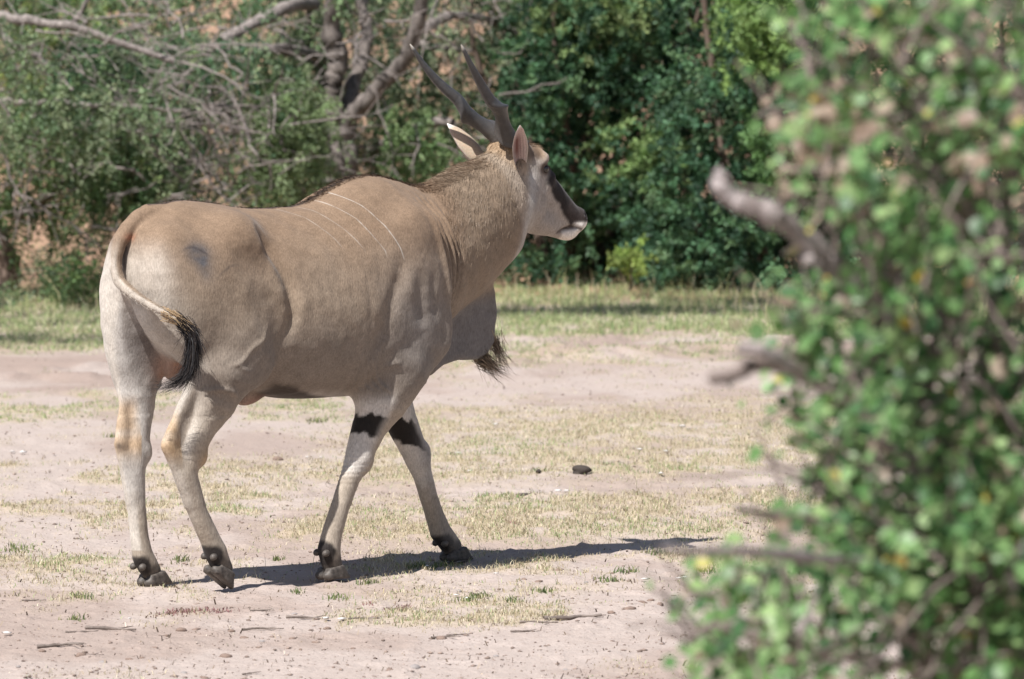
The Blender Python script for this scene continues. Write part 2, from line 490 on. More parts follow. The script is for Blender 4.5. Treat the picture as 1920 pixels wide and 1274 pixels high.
    put((0.228, 0.151, 0.097), sstep(1.12, 1.48, z + 0.10 * (nz - 0.5)) * 0.85 * (x < 1.75))
    put((0.205, 0.176, 0.152), sstep(1.18, 0.88, z + 0.1 * (nz - 0.5)) * 0.7)  # greyer lower coat, darkened further to paint in its shade
    put((0.205, 0.185, 0.172), np.exp(-(((x - 1.0) / 0.2) ** 2 + ((z - 1.05) / 0.22) ** 2)) * 0.75)  # blue-grey shade on the shoulder, put into the coat colour
    leg = sstep(0.82, 0.62, z)
    put((0.43, 0.365, 0.295), leg * 0.75)
    # pale rear of the thighs and inner legs; sunlit rear edges painted brighter
    rear = sstep(-0.2, -0.75, n[:, 0]) * sstep(1.45, 1.3, z) * sstep(-0.05, -0.15, x) * (z > 0.15)
    put((0.64, 0.59, 0.53), rear * np.where(y > 0, 0.8, 0.5))
    inner = sstep(0.1, 0.6, -np.sign(y) * n[:, 1]) * sstep(1.25, 1.1, z) * (ay > 0.01) * (z > 0.12) * (x < 1.6)
    put((0.52, 0.49, 0.46), inner * sstep(0.25, 0.45, z) * 0.85 * ((x < 0.3) | (z < 0.8)))
    put((0.085, 0.065, 0.06), np.clip(inner * 1.5, 0, 1) * np.exp(-(((x + 0.15) / 0.12) ** 2 + ((z - 1.02) / 0.16) ** 2)) * 0.9 * (y > 0))  # shade between the thighs painted on the far inner side
    put((0.56, 0.52, 0.47), (y < 0) * sstep(-0.35, -0.8, n[:, 0]) * sstep(0.85, 0.92, z) * sstep(1.22, 1.12, z) * sstep(0.15, 0.09, ay) * (x < -0.08) * 0.8)  # painted sunlit strip down the rear of the near thigh
    # hocks
    hk = np.exp(-(((z - 0.585) / 0.055) ** 2)) * (x < -0.17) + np.exp(-(((z - 0.53) / 0.05) ** 2 + ((x + 0.05) / 0.05) ** 2)) * (x < 0.1)
    put((0.46, 0.30, 0.16), hk * 0.75)
    put((0.44, 0.29, 0.16), sstep(-0.165, -0.21, x) * sstep(0.62, 0.66, z) * sstep(0.80, 0.72, z) * 0.7)
    put((0.13, 0.10, 0.08), np.exp(-(((z - 0.578) / 0.02) ** 2 + ((y - 0.105) / 0.016) ** 2)) * (x < -0.22) * 0.85)
    # pale areas and black bands on the forelegs (rear and inner faces)
    t_n = (z - 0.50) / (0.62 - 0.50); ax_n = 0.782 + 0.048 * t_n
    back_n = sstep(0.045, -0.012, x - ax_n - 0.012 * (nf - 0.5)) * (y < 0) * (x > 0.5) * (x < 1.0)
    put((0.62, 0.58, 0.54), back_n * sstep(0.40, 0.47, z) * sstep(0.78, 0.70, z + 0.05 * (nz - .5)) * 0.85)
    band = sstep(0.578, 0.590, z + 0.25 * (x - 0.80) + 0.045 * (nf - .5)) * sstep(0.672, 0.660, z + 0.10 * (x - 0.80) + 0.045 * (nf - .5))
    put((0.018, 0.014, 0.012), back_n * band)
    ax_f = np.interp(z, [0.43, 0.49, 0.62, 0.75], [1.345, 1.315, 1.25, 1.19])
    back_f = sstep(0.05, 0.0, x - ax_f - 0.015 * (nf - .5)) * (y > 0) * (x > 1.0) * (z < 0.8)
    put((0.60, 0.55, 0.50), back_f * sstep(0.30, 0.40, z) * sstep(0.76, 0.68, z) * 0.7)
    put((0.60, 0.55, 0.50), (y > 0) * (x > 1.0) * (z < 0.5) * sstep(0.3, 0.4, z) * sstep(0, .5, -n[:, 1]) * 0.5)
    bandf = sstep(0.500, 0.512, z + 0.45 * (x - 1.27) + 0.045 * (nf - .5)) * sstep(0.612, 0.600, z + 0.42 * (x - 1.27) + 0.045 * (nf - .5))
    put((0.018, 0.014, 0.012), back_f * bandf)
    # dark pasterns and feet
    for (o, p_, dw) in FEET:
        dd = np.sqrt((x - o[0]) ** 2 + (y - o[1]) ** 2 + (z - o[2]) ** 2)
        de = np.sqrt((x - o[0] - dw[0]) ** 2 + ((y - o[1]) * 0.6) ** 2 + (z - o[2] - dw[1]) ** 2)
        put((0.07, 0.055, 0.047), sstep(0.115, 0.085, dd + 0.03 * (nf - .5)) * 0.85)
        put((0.03, 0.024, 0.022), sstep(0.062, 0.04, de + 0.02 * (nf - .5)))
    # back line, belly line, rump patch, soft parts
    crest = sstep(0.022, 0.008, ay) * (n[:, 2] > 0.4) * (x > -0.2) * (x < 1.3)
    put((0.05, 0.035, 0.03), crest * 0.9)
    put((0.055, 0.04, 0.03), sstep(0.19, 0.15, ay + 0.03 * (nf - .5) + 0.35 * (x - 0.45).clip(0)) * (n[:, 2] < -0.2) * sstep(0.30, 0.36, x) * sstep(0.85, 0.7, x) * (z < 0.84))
    pt = np.exp(-((((x + 0.115) / 0.05) ** 2 + ((z - 1.36) / 0.042) ** 2))) + 0.45 * np.exp(-((((x + 0.10) / 0.035) ** 2 + ((z - 1.30) / 0.05) ** 2)))
    put((0.085, 0.082, 0.088), (y < 0) * np.clip(pt * 1.3, 0, 1) * (0.45 + 0.8 * nf))
    sc = line([(-0.20, 1.365), (-0.16, 1.385), (-0.13, 1.385), (-0.09, 1.365), (-0.06, 1.34)], 1, 0.005, 0.05, -1)
    sc += line([(-0.06, 1.25), (-0.02, 1.285), (0.03, 1.31), (0.09, 1.31)], 0.5, 0.004, 0.05, -1)
    put((0.06, 0.05, 0.05), sc * 0.9)
    put((0.34, 0.21, 0.16), np.exp(-(((x - 0.33) / 0.07) ** 2 + ((z - 0.735) / 0.03) ** 2)) * 0.9 * (ay < 0.07))
    put((0.33, 0.185, 0.125), np.exp(-(((x + 0.045) / 0.07) ** 2 + ((z - 0.9) / 0.09) ** 2)) * 1.3 * (ay < 0.075))
    put((0.40, 0.16, 0.09), 0.7 * np.exp(-(((x + 0.31) / 0.025) ** 2 + ((z - 1.425) / 0.016) ** 2 + ((y + 0.035) / 0.014) ** 2)))
    put((0.03, 0.022, 0.02), np.exp(-(((x + 0.31) / 0.04) ** 2 + ((z - 1.33) / 0.06) ** 2 + ((y + 0.0) / 0.022) ** 2)) * 0.8)
    # neck and head
    nk = sstep(1.28, 1.40, x) * sstep(1.74, 1.64, x) * sstep(1.15, 1.32, z - 0.5 * (x - 1.5))
    put((0.245, 0.184, 0.130), nk * 0.8)
    put((0.47, 0.40, 0.33), sstep(0.03, 0.10, x - 1.62 - 0.35 * (1.5 - z)) * sstep(1.70, 1.60, z + 0.4 * (x - 1.8)) * (z > 1.15) * 0.55)
    put((0.18, 0.168, 0.165), sstep(0.09, 0.05, ay) * sstep(1.25, 1.4, x) * sstep(1.18, 1.08, z) * 0.9)  # recessed dewlap greyed darker, its shade painted into the colour
    # face: pale cheek, dark bridge of the nose, white lips and chin
    s = (x - 1.80) * 0.80 + (1.70 - z) * 0.60                     # along the face
    t = (x - 1.80) * 0.60 - (1.70 - z) * 0.80                     # up off the face axis
    hd = sstep(1.76, 1.80, x)
    put((0.37, 0.325, 0.29), hd * sstep(-0.02, 0.04, s) * 0.85)
    put((0.40, 0.25, 0.13), hd * sstep(0.10, 0.02, s) * sstep(0.02, 0.06, t) * 0.8)
    put((0.16, 0.10, 0.07), hd * sstep(0.045, 0.075, t) * sstep(0.05, 0.09, s) * sstep(0.075, 0.045, ay) * 0.6)
    put((0.020, 0.014, 0.013), hd * sstep(0.118, 0.15, s) * sstep(-0.042, -0.020, t + 0.18 * (s - 0.2) - 0.02 * (nf - .5)))
    put((0.05, 0.037, 0.033), hd * sstep(0.30, 0.335, s) * sstep(-0.045, -0.02, t + 0.2 * (s - 0.3)) * 0.9)
    put((0.030, 0.022, 0.02), sstep(2.15, 2.165, x) * sstep(1.425, 1.44, z))
    put((0.85, 0.80, 0.74), sstep(2.08, 2.11, x) * sstep(1.432, 1.420, z) * 0.95)
    put((0.80, 0.73, 0.65), sstep(2.025, 2.05, x) * sstep(1.396, 1.388, z) * 0.9)
    put((0.07, 0.045, 0.035), line([(2.01, 1.383), (2.05, 1.397), (2.09, 1.405), (2.14, 1.392)], 1, 0.008, 0.008, 0, False) * 0.9)
    ey = np.sqrt(((x - 1.893) / 1.5) ** 2 + (z - 1.66) ** 2)
    put((0.10, 0.07, 0.055), hd * sstep(0.040, 0.018, ey) * (ay > 0.05))
    put((0.11, 0.075, 0.055), sstep(1.765, 1.785, x) * sstep(1.885, 1.85, x) * sstep(1.685, 1.72, z) * 0.8)
    put((0.50, 0.47, 0.44), np.exp(-((x - 1.765 - 0.25 * (z - 1.5)) / 0.03) ** 2) * sstep(1.20, 1.32, z) * sstep(1.70, 1.60, z) * (ay > 0.05) * 0.7)
    put((0.54, 0.38, 0.24), np.exp(-(((x - 1.70) / 0.06) ** 2 + ((z - 1.76) / 0.06) ** 2)) * 0.6)
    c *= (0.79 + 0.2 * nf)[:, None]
    # field whose whole-number lines are the four pale stripes on the flank
    zz = np.clip(z, 1.30, 1.63)
    S = [([1.34, 1.419, 1.485, 1.531], [0.64, 0.589, 0.527, 0.422]), ([1.354, 1.438, 1.514, 1.556], [0.726, 0.669, 0.598, 0.479]),
         ([1.346, 1.391, 1.48, 1.551, 1.587], [0.83, 0.801, 0.744, 0.658, 0.544]), ([1.31, 1.355, 1.444, 1.533, 1.594, 1.618], [0.92, 0.908, 0.865, 0.801, 0.715, 0.606])]
    X = np.stack([np.interp(zz, *s_) for s_ in S], 1)
    u = np.where(x < X[:, 0], (x - X[:, 0]) / 0.09, 0)
    for i in range(3):
        m = (x >= X[:, i]) & (x < X[:, i + 1])
        u = np.where(m, i + (x - X[:, i]) / (X[:, i + 1] - X[:, i] + 1e-6), u)
    u = np.where(x >= X[:, 3], 3 + (x - X[:, 3]) / 0.09, u)
    sm = sstep(1.31, 1.36, z + 0.02 * (u - 2)) * (u > -0.4) * (u < 3.4) * (ay > 0.03) * (0.55 + 0.45 * sstep(1, 3, u))
    return v, q, n, c, u, sm

VOX = 0.0075
bv, bq, bn, bc, bu, bsm = eland_body()

# coat material
m_coat, nt, bs = nmat('eland_coat', 0.72, 0.22)
at = N(nt, 'ShaderNodeAttribute', attribute_name='coat')
tc = N(nt, 'ShaderNodeTexCoord')
mp = N(nt, 'ShaderNodeMapping'); mp.inputs['Scale'].default_value = (1.0, 1.0, 0.35)
L(nt, tc.outputs['Object'], mp.inputs['Vector'])
n1 = noise(nt, 170, 3, 0.65, mp.outputs[0])
n2 = noise(nt, 28, 4, 0.6, tc.outputs['Object'])
col = mix(nt, 1.0, at.outputs['Color'], ramp(nt, n1, [(0.28, (0.74, 0.73, 0.72)), (0.72, (1.22, 1.22, 1.22))]), 'MULTIPLY')
col = mix(nt, 1.0, col, ramp(nt, n2, [(0.3, (0.90, 0.89, 0.88)), (0.7, (1.08, 1.08, 1.08))]), 'MULTIPLY')
au = N(nt, 'ShaderNodeAttribute', attribute_name='stripe_u')
am = N(nt, 'ShaderNodeAttribute', attribute_name='stripe_m')
rd = N(nt, 'ShaderNodeMath', operation='ROUND'); L(nt, au.outputs['Fac'], rd.inputs[0])
df = N(nt, 'ShaderNodeMath', operation='SUBTRACT'); L(nt, au.outputs['Fac'], df.inputs[0]); L(nt, rd.outputs[0], df.inputs[1])
ab = N(nt, 'ShaderNodeMath', operation='ABSOLUTE'); L(nt, df.outputs[0], ab.inputs[0])
mr = N(nt, 'ShaderNodeMapRange'); mr.inputs[1].default_value = 0.018; mr.inputs[2].default_value = 0.048; mr.inputs[3].default_value = 0.30; mr.inputs[4].default_value = 0
L(nt, ab.outputs[0], mr.inputs[0])
ml = N(nt, 'ShaderNodeMath', operation='MULTIPLY'); L(nt, mr.outputs[0], ml.inputs[0]); L(nt, am.outputs['Fac'], ml.inputs[1])
ml2 = N(nt, 'ShaderNodeMath', operation='MULTIPLY'); L(nt, ml.outputs[0], ml2.inputs[0]); L(nt, ramp(nt, n2, [(0.38, (0.35,) * 3), (0.60, (1.3,) * 3)]), ml2.inputs[1])
col = mix(nt, ml2.outputs[0], col, (0.62, 0.60, 0.56))
L(nt, col, bs.inputs['Base Color'])
bs.inputs['Sheen Weight'].default_value = 0.08
bs.inputs['Sheen Roughness'].default_value = 0.45
bp = N(nt, 'ShaderNodeBump', i_Strength=0.6, i_Distance=0.004)
L(nt, n1, bp.inputs['Height']); L(nt, bp.outputs[0], bs.inputs['Normal'])

eland = empty('eland', (-1.32, 24.6, 0.0), R(42))
tag(eland, 'large tan antelope bull with spiral horns walking across the sandy clearing', 'antelope')
body = link('body', mesh_np('body', bv, bq, m_coat, colors={'coat': bc}, attrs={'stripe_u': bu, 'stripe_m': bsm}), eland)

m_hoof, nt, bs = nmat('hoof_horn', 0.55, 0.35)
tc = N(nt, 'ShaderNodeTexCoord')
L(nt, ramp(nt, noise(nt, 60, 4, 0.6, tc.outputs['Object']), [(0.3, (0.04, 0.033, 0.029)), (0.7, (0.125, 0.105, 0.09))]), bs.inputs['Base Color'])
bp = N(nt, 'ShaderNodeBump', i_Strength=0.4, i_Distance=0.003)
L(nt, noise(nt, 120, 3, 0.6, tc.outputs['Object']), bp.inputs['Height']); L(nt, bp.outputs[0], bs.inputs['Normal'])
for (o, pit, dw) in FEET:
    hv, hq = sdf_mesh(hoof_sdf(pit, dw), (-0.13, -0.07, -0.09), (0.12, 0.07, 0.15), 0.005)
    hv = vsmooth(hv, hq, 1)
    ho = link('hoof', mesh_np('hoof', hv, hq, m_hoof), eland)
    ho.location = o

# ---- horns: tapered, with a keel that twists round the lower half
def horn(path, sgn):
    P = crom(path, 20)
    nP, nS = len(P), 28
    V = []
    s = np.linspace(0, 1, nP)
    T = np.gradient(P, axis=0); T /= np.linalg.norm(T, axis=1, keepdims=True)
    ref = np.array([0.3, 1.0, 0.2])
    for i in range(nP):
        a = ref - T[i] * (ref @ T[i]); a /= np.linalg.norm(a); b = np.cross(T[i], a)
        r = np.interp(s[i], [0, 0.08, 0.3, 0.5, 0.8, 0.97, 1.0], [0.037, 0.037, 0.037, 0.032, 0.019, 0.008, 0.002])
        tw = sgn * (0.6 + 2 * math.pi * 1.5 * min(s[i], 0.62) / 0.62)
        k = np.interp(s[i], [0, 0.1, 0.45, 0.7, 1.0], [0.10, 0.38, 0.40, 0.12, 0.0])
        off = np.interp(s[i], [0, 0.2, 0.5, 0.75], [0.0, 0.013, 0.013, 0.0])
        rg = 1 + 0.05 * math.sin(s[i] * 210) * max(0, 1 - s[i] / 0.28)
        cen = P[i] + off * (a * math.cos(tw) + b * math.sin(tw))
        for j in range(nS):
            f = 2 * math.pi * j / nS
            dlt = (f - tw + math.pi) % (2 * math.pi) - math.pi
            rr = r * rg * (0.90 + k * math.exp(-(dlt / 0.46) ** 2) + 0.3 * k * math.exp(-((abs(dlt) - math.pi) / 0.6) ** 2))
            V.append(cen + rr * (a * math.cos(f) + b * math.sin(f)))
    Fq = np.array([[i * nS + j, i * nS + (j + 1) % nS, (i + 1) * nS + (j + 1) % nS, (i + 1) * nS + j] for i in range(nP - 1) for j in range(nS)])
    V = np.array(V)
    return mesh_np('horn', V, Fq, m_horn, attrs={'along': np.repeat(s, nS)})

m_horn, nt, bs = nmat('horn', 0.42, 0.4)
tc = N(nt, 'ShaderNodeTexCoord')
al = N(nt, 'ShaderNodeAttribute', attribute_name='along')
hn = noise(nt, 45, 5, 0.65, tc.outputs['Object'])
hc = mix(nt, hn, (0.020, 0.021, 0.024), (0.085, 0.080, 0.078))
hc = mix(nt, ramp(nt, al.outputs['Fac'], [(0.0, (0.75,) * 3), (0.45, (0.0,) * 3)]), hc, (0.11, 0.088, 0.07))
hc = mix(nt, ramp(nt, al.outputs['Fac'], [(0.965, (0.0,) * 3), (0.99, (1.0,) * 3)]), hc, (0.5, 0.46, 0.4))
L(nt, hc, bs.inputs['Base Color'])
bp = N(nt, 'ShaderNodeBump', i_Strength=0.5, i_Distance=0.004)
L(nt, noise(nt, 90, 4, 0.7, tc.outputs['Object']), bp.inputs['Height']); L(nt, bp.outputs[0], bs.inputs['Normal'])
base = np.array([1.775, 0.046, 1.735])
HP = [base, (1.748, 0.054, 1.772), (1.700, 0.066, 1.815), (1.638, 0.084, 1.878), (1.575, 0.104, 1.938), (1.500, 0.126, 2.005), (1.420, 0.148, 2.090), (1.345, 0.162, 2.188)]
for sg in (1, -1):
    pth = [(p[0], p[1] * sg, p[2]) for p in HP]
    link('horn', horn(pth, sg), eland)

# ---- ears
m_ear, nt, bs = nmat('ear', 0.8, 0.2)
at = N(nt, 'ShaderNodeAttribute', attribute_name='coat')
tc = N(nt, 'ShaderNodeTexCoord')
L(nt, mix(nt, 1.0, at.outputs['Color'], ramp(nt, noise(nt, 150, 3, 0.6, tc.outputs['Object']), [(0.25, (0.8,) * 3), (0.75, (1.15,) * 3)]), 'MULTIPLY'), bs.inputs['Base Color'])
bs.inputs['Subsurface Weight'].default_value = 0.15
bs.inputs['Subsurface Radius'].default_value = (0.02, 0.006, 0.004)
bs.inputs['Subsurface Scale'].default_value = 0.5
def ear(sg):
    d = np.array([-0.10, 0.130 * sg, 0.155]); d /= np.linalg.norm(d)
    o = np.array([0.10, 0.95 * sg, -0.25]); o -= d * (o @ d); o /= np.linalg.norm(o)      # the way it opens
    w = np.cross(d, o)
    base = np.array([1.725, 0.098 * sg, 1.675])
    nu, nv = 26, 17
    V, C = [], []
    for lay in (0, 1):
        for i in range(nu):
            u = i / (nu - 1)
            hw = np.interp(u, [0, 0.12, 0.35, 0.55, 0.8, 0.93, 1], [0.024, 0.034, 0.046, 0.046, 0.029, 0.012, 0.002])
            curl = np.interp(u, [0, 0.3, 0.7, 1], [2.6, 2.0, 1.1, 0.3])
            rad = hw / math.sin(min(curl, math.pi) / 2 * 0.999) if curl > 0.05 else hw
            for j in range(nv):
                s = -1 + 2 * j / (nv - 1)
                a = s * curl / 2
                p = base + d * u * 0.245 + w * rad * math.sin(a) + o * rad * (1 - math.cos(a)) - o * 0.02 * math.sin(u * 2.6)
                cen = base + d * u * 0.245 + o * rad
                out = p - cen; out /= np.linalg.norm(out) + 1e-9
                th = 0.0045 * math.sqrt(max(0, 1 - s ** 4)) * (1 - 0.6 * u)
                V.append(p + out * th * (1 if lay else 0))
                if lay: cc = np.array((0.42, 0.33, 0.24)) * (1 - 0.5 * abs(s) ** 6)
                else:
                    e = max(0, 1 - abs(s) * 1.5) * np.interp(u, [0.1, 0.35, 0.6, 0.8], [0.3, 1, 1, 0])
                    st = 0.5 + 0.5 * math.sin(s * 26 + 3 * u)
                    cc = np.array((0.42, 0.33, 0.30)) * (0.70 + 0.45 * st) * (1 - e) + np.array((0.13, 0.05, 0.04)) * e
                tip = max(0, (u - 0.86) / 0.14)
                edge = abs(s) ** 8
                cc = cc * (1 - edge * 0.7) + np.array((0.6, 0.55, 0.5)) * edge * 0.7
                C.append(cc * (1 - tip) + np.array((0.8, 0.78, 0.75)) * tip)
    Fq = []
    for lay in (0, 1):
        b = lay * nu * nv
        for i in range(nu - 1):
            for j in range(nv - 1):
                f = [b + i * nv + j, b + i * nv + j + 1, b + (i + 1) * nv + j + 1, b + (i + 1) * nv + j]
                Fq.append(f if lay else f[::-1])
    b = nu * nv
    for i in range(nu - 1):
        for j in (0, nv - 1):
            Fq.append([i * nv + j, (i + 1) * nv + j, b + (i + 1) * nv + j, b + i * nv + j])
    return mesh_np('ear', np.array(V), np.array(Fq), m_ear, colors={'coat': np.array(C)})
for sg in (1, -1):
    link('ear', ear(sg), eland)

# ---- eyes
m_eye, nt, bs = nmat('eye', 0.08, 0.6)
bs.inputs['Base Color'].default_value = (0.012, 0.008, 0.006, 1)
m_lid, nt, bs = nmat('eyelid', 0.6, 0.3)
bs.inputs['Base Color'].default_value = (0.05, 0.035, 0.03, 1)
for sg in (1, -1):
    bm = bmesh.new()
    bmesh.ops.create_uvsphere(bm, u_segments=24, v_segments=16, radius=0.0175)
    for f in bm.faces: f.smooth = True
    me = bpy.data.meshes.new('eye'); bm.to_mesh(me); bm.free(); me.materials.append(m_eye)
    eo = link('eye', me, eland); eo.location = (1.892, 0.079 * sg, 1.658)
    V = []; nA = 18
    for i in range(nA):
        a = math.pi * (0.02 + 0.96 * i / (nA - 1))
        for rr, k in ((0.019, 0.004), (0.0215, 0.009), (0.026, 0.0)):
            V.append((1.892 + rr * math.cos(a) * 1.15, sg * (0.0850 + k - 0.25 * abs(math.cos(a)) * 0.02), 1.660 + rr * math.sin(a) * 0.85 - 0.006))
    Fq = np.array([[i * 3 + j, i * 3 + j + 1, (i + 1) * 3 + j + 1, (i + 1) * 3 + j] for i in range(nA - 1) for j in range(2)])
    lo = link('eyelid', mesh_np('eyelid', np.array(V), Fq, m_lid), eland)

# ---- hair: tapering ribbons, one mesh per tuft
m_hair, nt, bs = nmat('hair', 0.55, 0.3)
at = N(nt, 'ShaderNodeAttribute', attribute_name='coat')
L(nt, at.outputs['Color'], bs.inputs['Base Color'])

def hairs(name, P, width, col, parent):
    """P (n,m,3) strand points, width (n,), col (n,3)"""
    n, m, _ = P.shape
    side = rng.normal(size=(n, 3))
    t = P[:, -1] - P[:, 0]
    side = np.cross(side, t); side /= np.linalg.norm(side, axis=1, keepdims=True) + 1e-9
    w = (width[:, None] * np.linspace(1, 0.15, m)[None] * 0.5)[..., None]
    V = np.stack([P - side[:, None] * w, P + side[:, None] * w], 2).reshape(-1, 3)
    k = np.arange(n)[:, None] * (2 * m)
    F = np.concatenate([np.stack([k[:, 0] + 2 * i, k[:, 0] + 2 * i + 1, k[:, 0] + 2 * i + 3, k[:, 0] + 2 * i + 2], 1) for i in range(m - 1)])
    C = np.repeat(col, 2 * m, axis=0)
    return link(name, mesh_np(name, V, F, m_hair, smooth=True, colors={'coat': C}), parent)

def guide_tuft(name, G, n, spread0, spread1, lmin, cols, width, parent):
    G = crom(G, 6)
    m = 8
    a0 = rng.normal(size=(n, 3)) * spread0; a1 = rng.normal(size=(n, 3)) * spread1
    fr = lmin + (1 - lmin) * rng.random(n)
    st = rng.random(n) ** 1.5 * 0.30
    P = np.zeros((n, m, 3))
    gi = np.linspace(0, 1, len(G))
    for j in range(m):
        u = st + (fr - st) * j / (m - 1)
        g = np.stack([np.interp(u, gi, G[:, k]) for k in range(3)], 1)
        s = j / (m - 1)
        P[:, j] = g + a0 * (1 - s) + a1 * s ** 1.3
    c = np.array(cols)[rng.integers(0, len(cols), n)] * (0.7 + 0.6 * rng.random(n))[:, None]
    return hairs(name, P, np.full(n, width), c, parent)

black = [(0.012, 0.011, 0.013), (0.02, 0.016, 0.016), (0.035, 0.026, 0.022)]
for G, n_, s0, s1 in (
        ([(-0.255, -0.290, 1.09), (-0.228, -0.325, 1.04), (-0.225, -0.325, 0.97), (-0.235, -0.31, 0.90), (-0.285, -0.27, 0.845), (-0.375, -0.21, 0.83)], 520, 0.011, 0.016),
        ([(-0.255, -0.290, 1.09), (-0.228, -0.325, 1.04), (-0.228, -0.325, 0.95), (-0.242, -0.31, 0.87), (-0.28, -0.28, 0.815)], 460, 0.012, 0.022),
        ([(-0.265, -0.282, 1.10), (-0.230, -0.322, 1.05), (-0.225, -0.325, 0.97), (-0.232, -0.32, 0.87)], 420, 0.013, 0.024),
        ([(-0.27, -0.272, 1.11), (-0.232, -0.320, 1.06), (-0.215, -0.335, 1.0), (-0.210, -0.335, 0.92)], 160, 0.012, 0.020)):
    guide_tuft('tail_tuft', G, n_, s0, s1, 0.5, black, 0.0034, eland)
guide_tuft('tail_tuft', [(-0.30, -0.230, 1.135), (-0.255, -0.295, 1.095), (-0.222, -0.33, 1.045)], 420, 0.012, 0.012, 0.5, [(0.40, 0.28, 0.16), (0.30, 0.20, 0.11)], 0.0028, eland)
brown_ = [(0.06, 0.047, 0.038), (0.11, 0.082, 0.06), (0.20, 0.15, 0.105), (0.28, 0.21, 0.15)]
for y0 in (-0.012, 0.012):
    guide_tuft('dewlap_tuft', [(1.575, y0, 0.89), (1.63, y0, 0.845), (1.69, y0, 0.81), (1.735, y0, 0.78)], 150, 0.020, 0.026, 0.45, brown_, 0.0026, eland)
    guide_tuft('dewlap_tuft', [(1.645, y0, 0.97), (1.68, y0, 0.91), (1.715, y0, 0.86), (1.745, y0, 0.80)], 110, 0.018, 0.020, 0.40, brown_, 0.0026, eland)

def coat_hair(name, mask, n, length, flow, lift, width, colmul, jit=0.25, m=4, drop=0.0):
    idx = np.flatnonzero(mask)
    idx = rng.choice(idx, n)
    p = bv[idx] + rng.normal(size=(n, 3)) * 0.003
    nn = bn[idx]
    f = np.asarray(flow(p)) if callable(flow) else np.tile(np.array(flow, float), (n, 1))
    f = f - nn * (f * nn).sum(1, keepdims=True); f /= np.linalg.norm(f, axis=1, keepdims=True) + 1e-9
    d = f + nn * lift + rng.normal(size=(n, 3)) * jit
    d /= np.linalg.norm(d, axis=1, keepdims=True)
    ln = length * (0.6 + 0.8 * rng.random(n))
    s = np.linspace(0, 1, m)
    P = p[:, None] - nn[:, None] * 0.003 + d[:, None] * (ln[:, None] * s[None])[..., None]
    P[:, :, 2] -= drop * (s ** 2)[None] * ln[:, None]
    # bend back to the skin
    P += (f - nn * lift * 0.55)[:, None] * ((s ** 2)[None] * ln[:, None] * 0.35)[..., None]
    c = bc[idx] * (colmul[0] + (colmul[1] - colmul[0]) * rng.random(n))[:, None]
    return hairs(name, P, np.full(n, width), c, eland)

X, Y, Z = bv.T
top = Z > 1.15
neck = (X > 1.27) & (X < 1.735) & (Z > 1.20 + 0.75 * (X - 1.35).clip(0) * 0.9) & (Z > 1.18)
thin = rng.random(len(bv)) < sstep(-0.02, 0.45, Z - (1.18 + 0.6 * (X - 1.3)))
coat_hair('neck_hair', neck & thin, 36000, 0.016, (-0.30, 0, -0.9), 0.15, 0.0014, (0.75, 1.1), 0.13)
coat_hair('mane', top & (X > 1.22) & (X < 1.60) & (np.abs(Y) < 0.075) & (bn[:, 2] > 0.3), 5000, 0.024, (-0.8, 0, 0.2), 0.65, 0.0016, (1.0, 1.8), 0.30)
coat_hair('mane', top & (X > 0.62) & (X < 1.30) & (np.abs(Y) < 0.035) & (bn[:, 2] > 0.5), 2600, 0.016, (-0.9, 0, 0.2), 0.8, 0.0024, (0.45, 1.0), 0.25)
coat_hair('mane', top & (X > -0.15) & (X < 0.62) & (np.abs(Y) < 0.022) & (bn[:, 2] > 0.5), 1200, 0.009, (-0.9, 0, 0.0), 0.5, 0.0022, (0.5, 1.1), 0.2)
coat_hair('forelock', (X > 1.80) & (X < 1.93) & (np.abs(Y) < 0.06) & (bn[:, 2] > 0.2) & (Z > 1.66), 900, 0.016, (0.7, 0, -0.4), 0.6, 0.0024, (0.5, 1.1), 0.3)
tail = chain(bv.astype(np.float32), TAIL2 ) < 0.004
coat_hair('tail_hair', tail & (Y < -0.02), 2600, 0.010, (0.25, -0.6, -0.6), 0.35, 0.0015, (0.8, 1.25), 0.2)

# ================================================================== GROUND
def row(Y): return 27425.0 / Y - 12.0           # runs from the bushes (about 530) to just in front of the camera's view (1274)
def rise(X, Y):
    """the ground lifts gently behind the clearing"""
    return np.clip(Y - 50.0, 0, 400) * 0.125 + np.clip(Y - 60, 0, 400) * 0.05

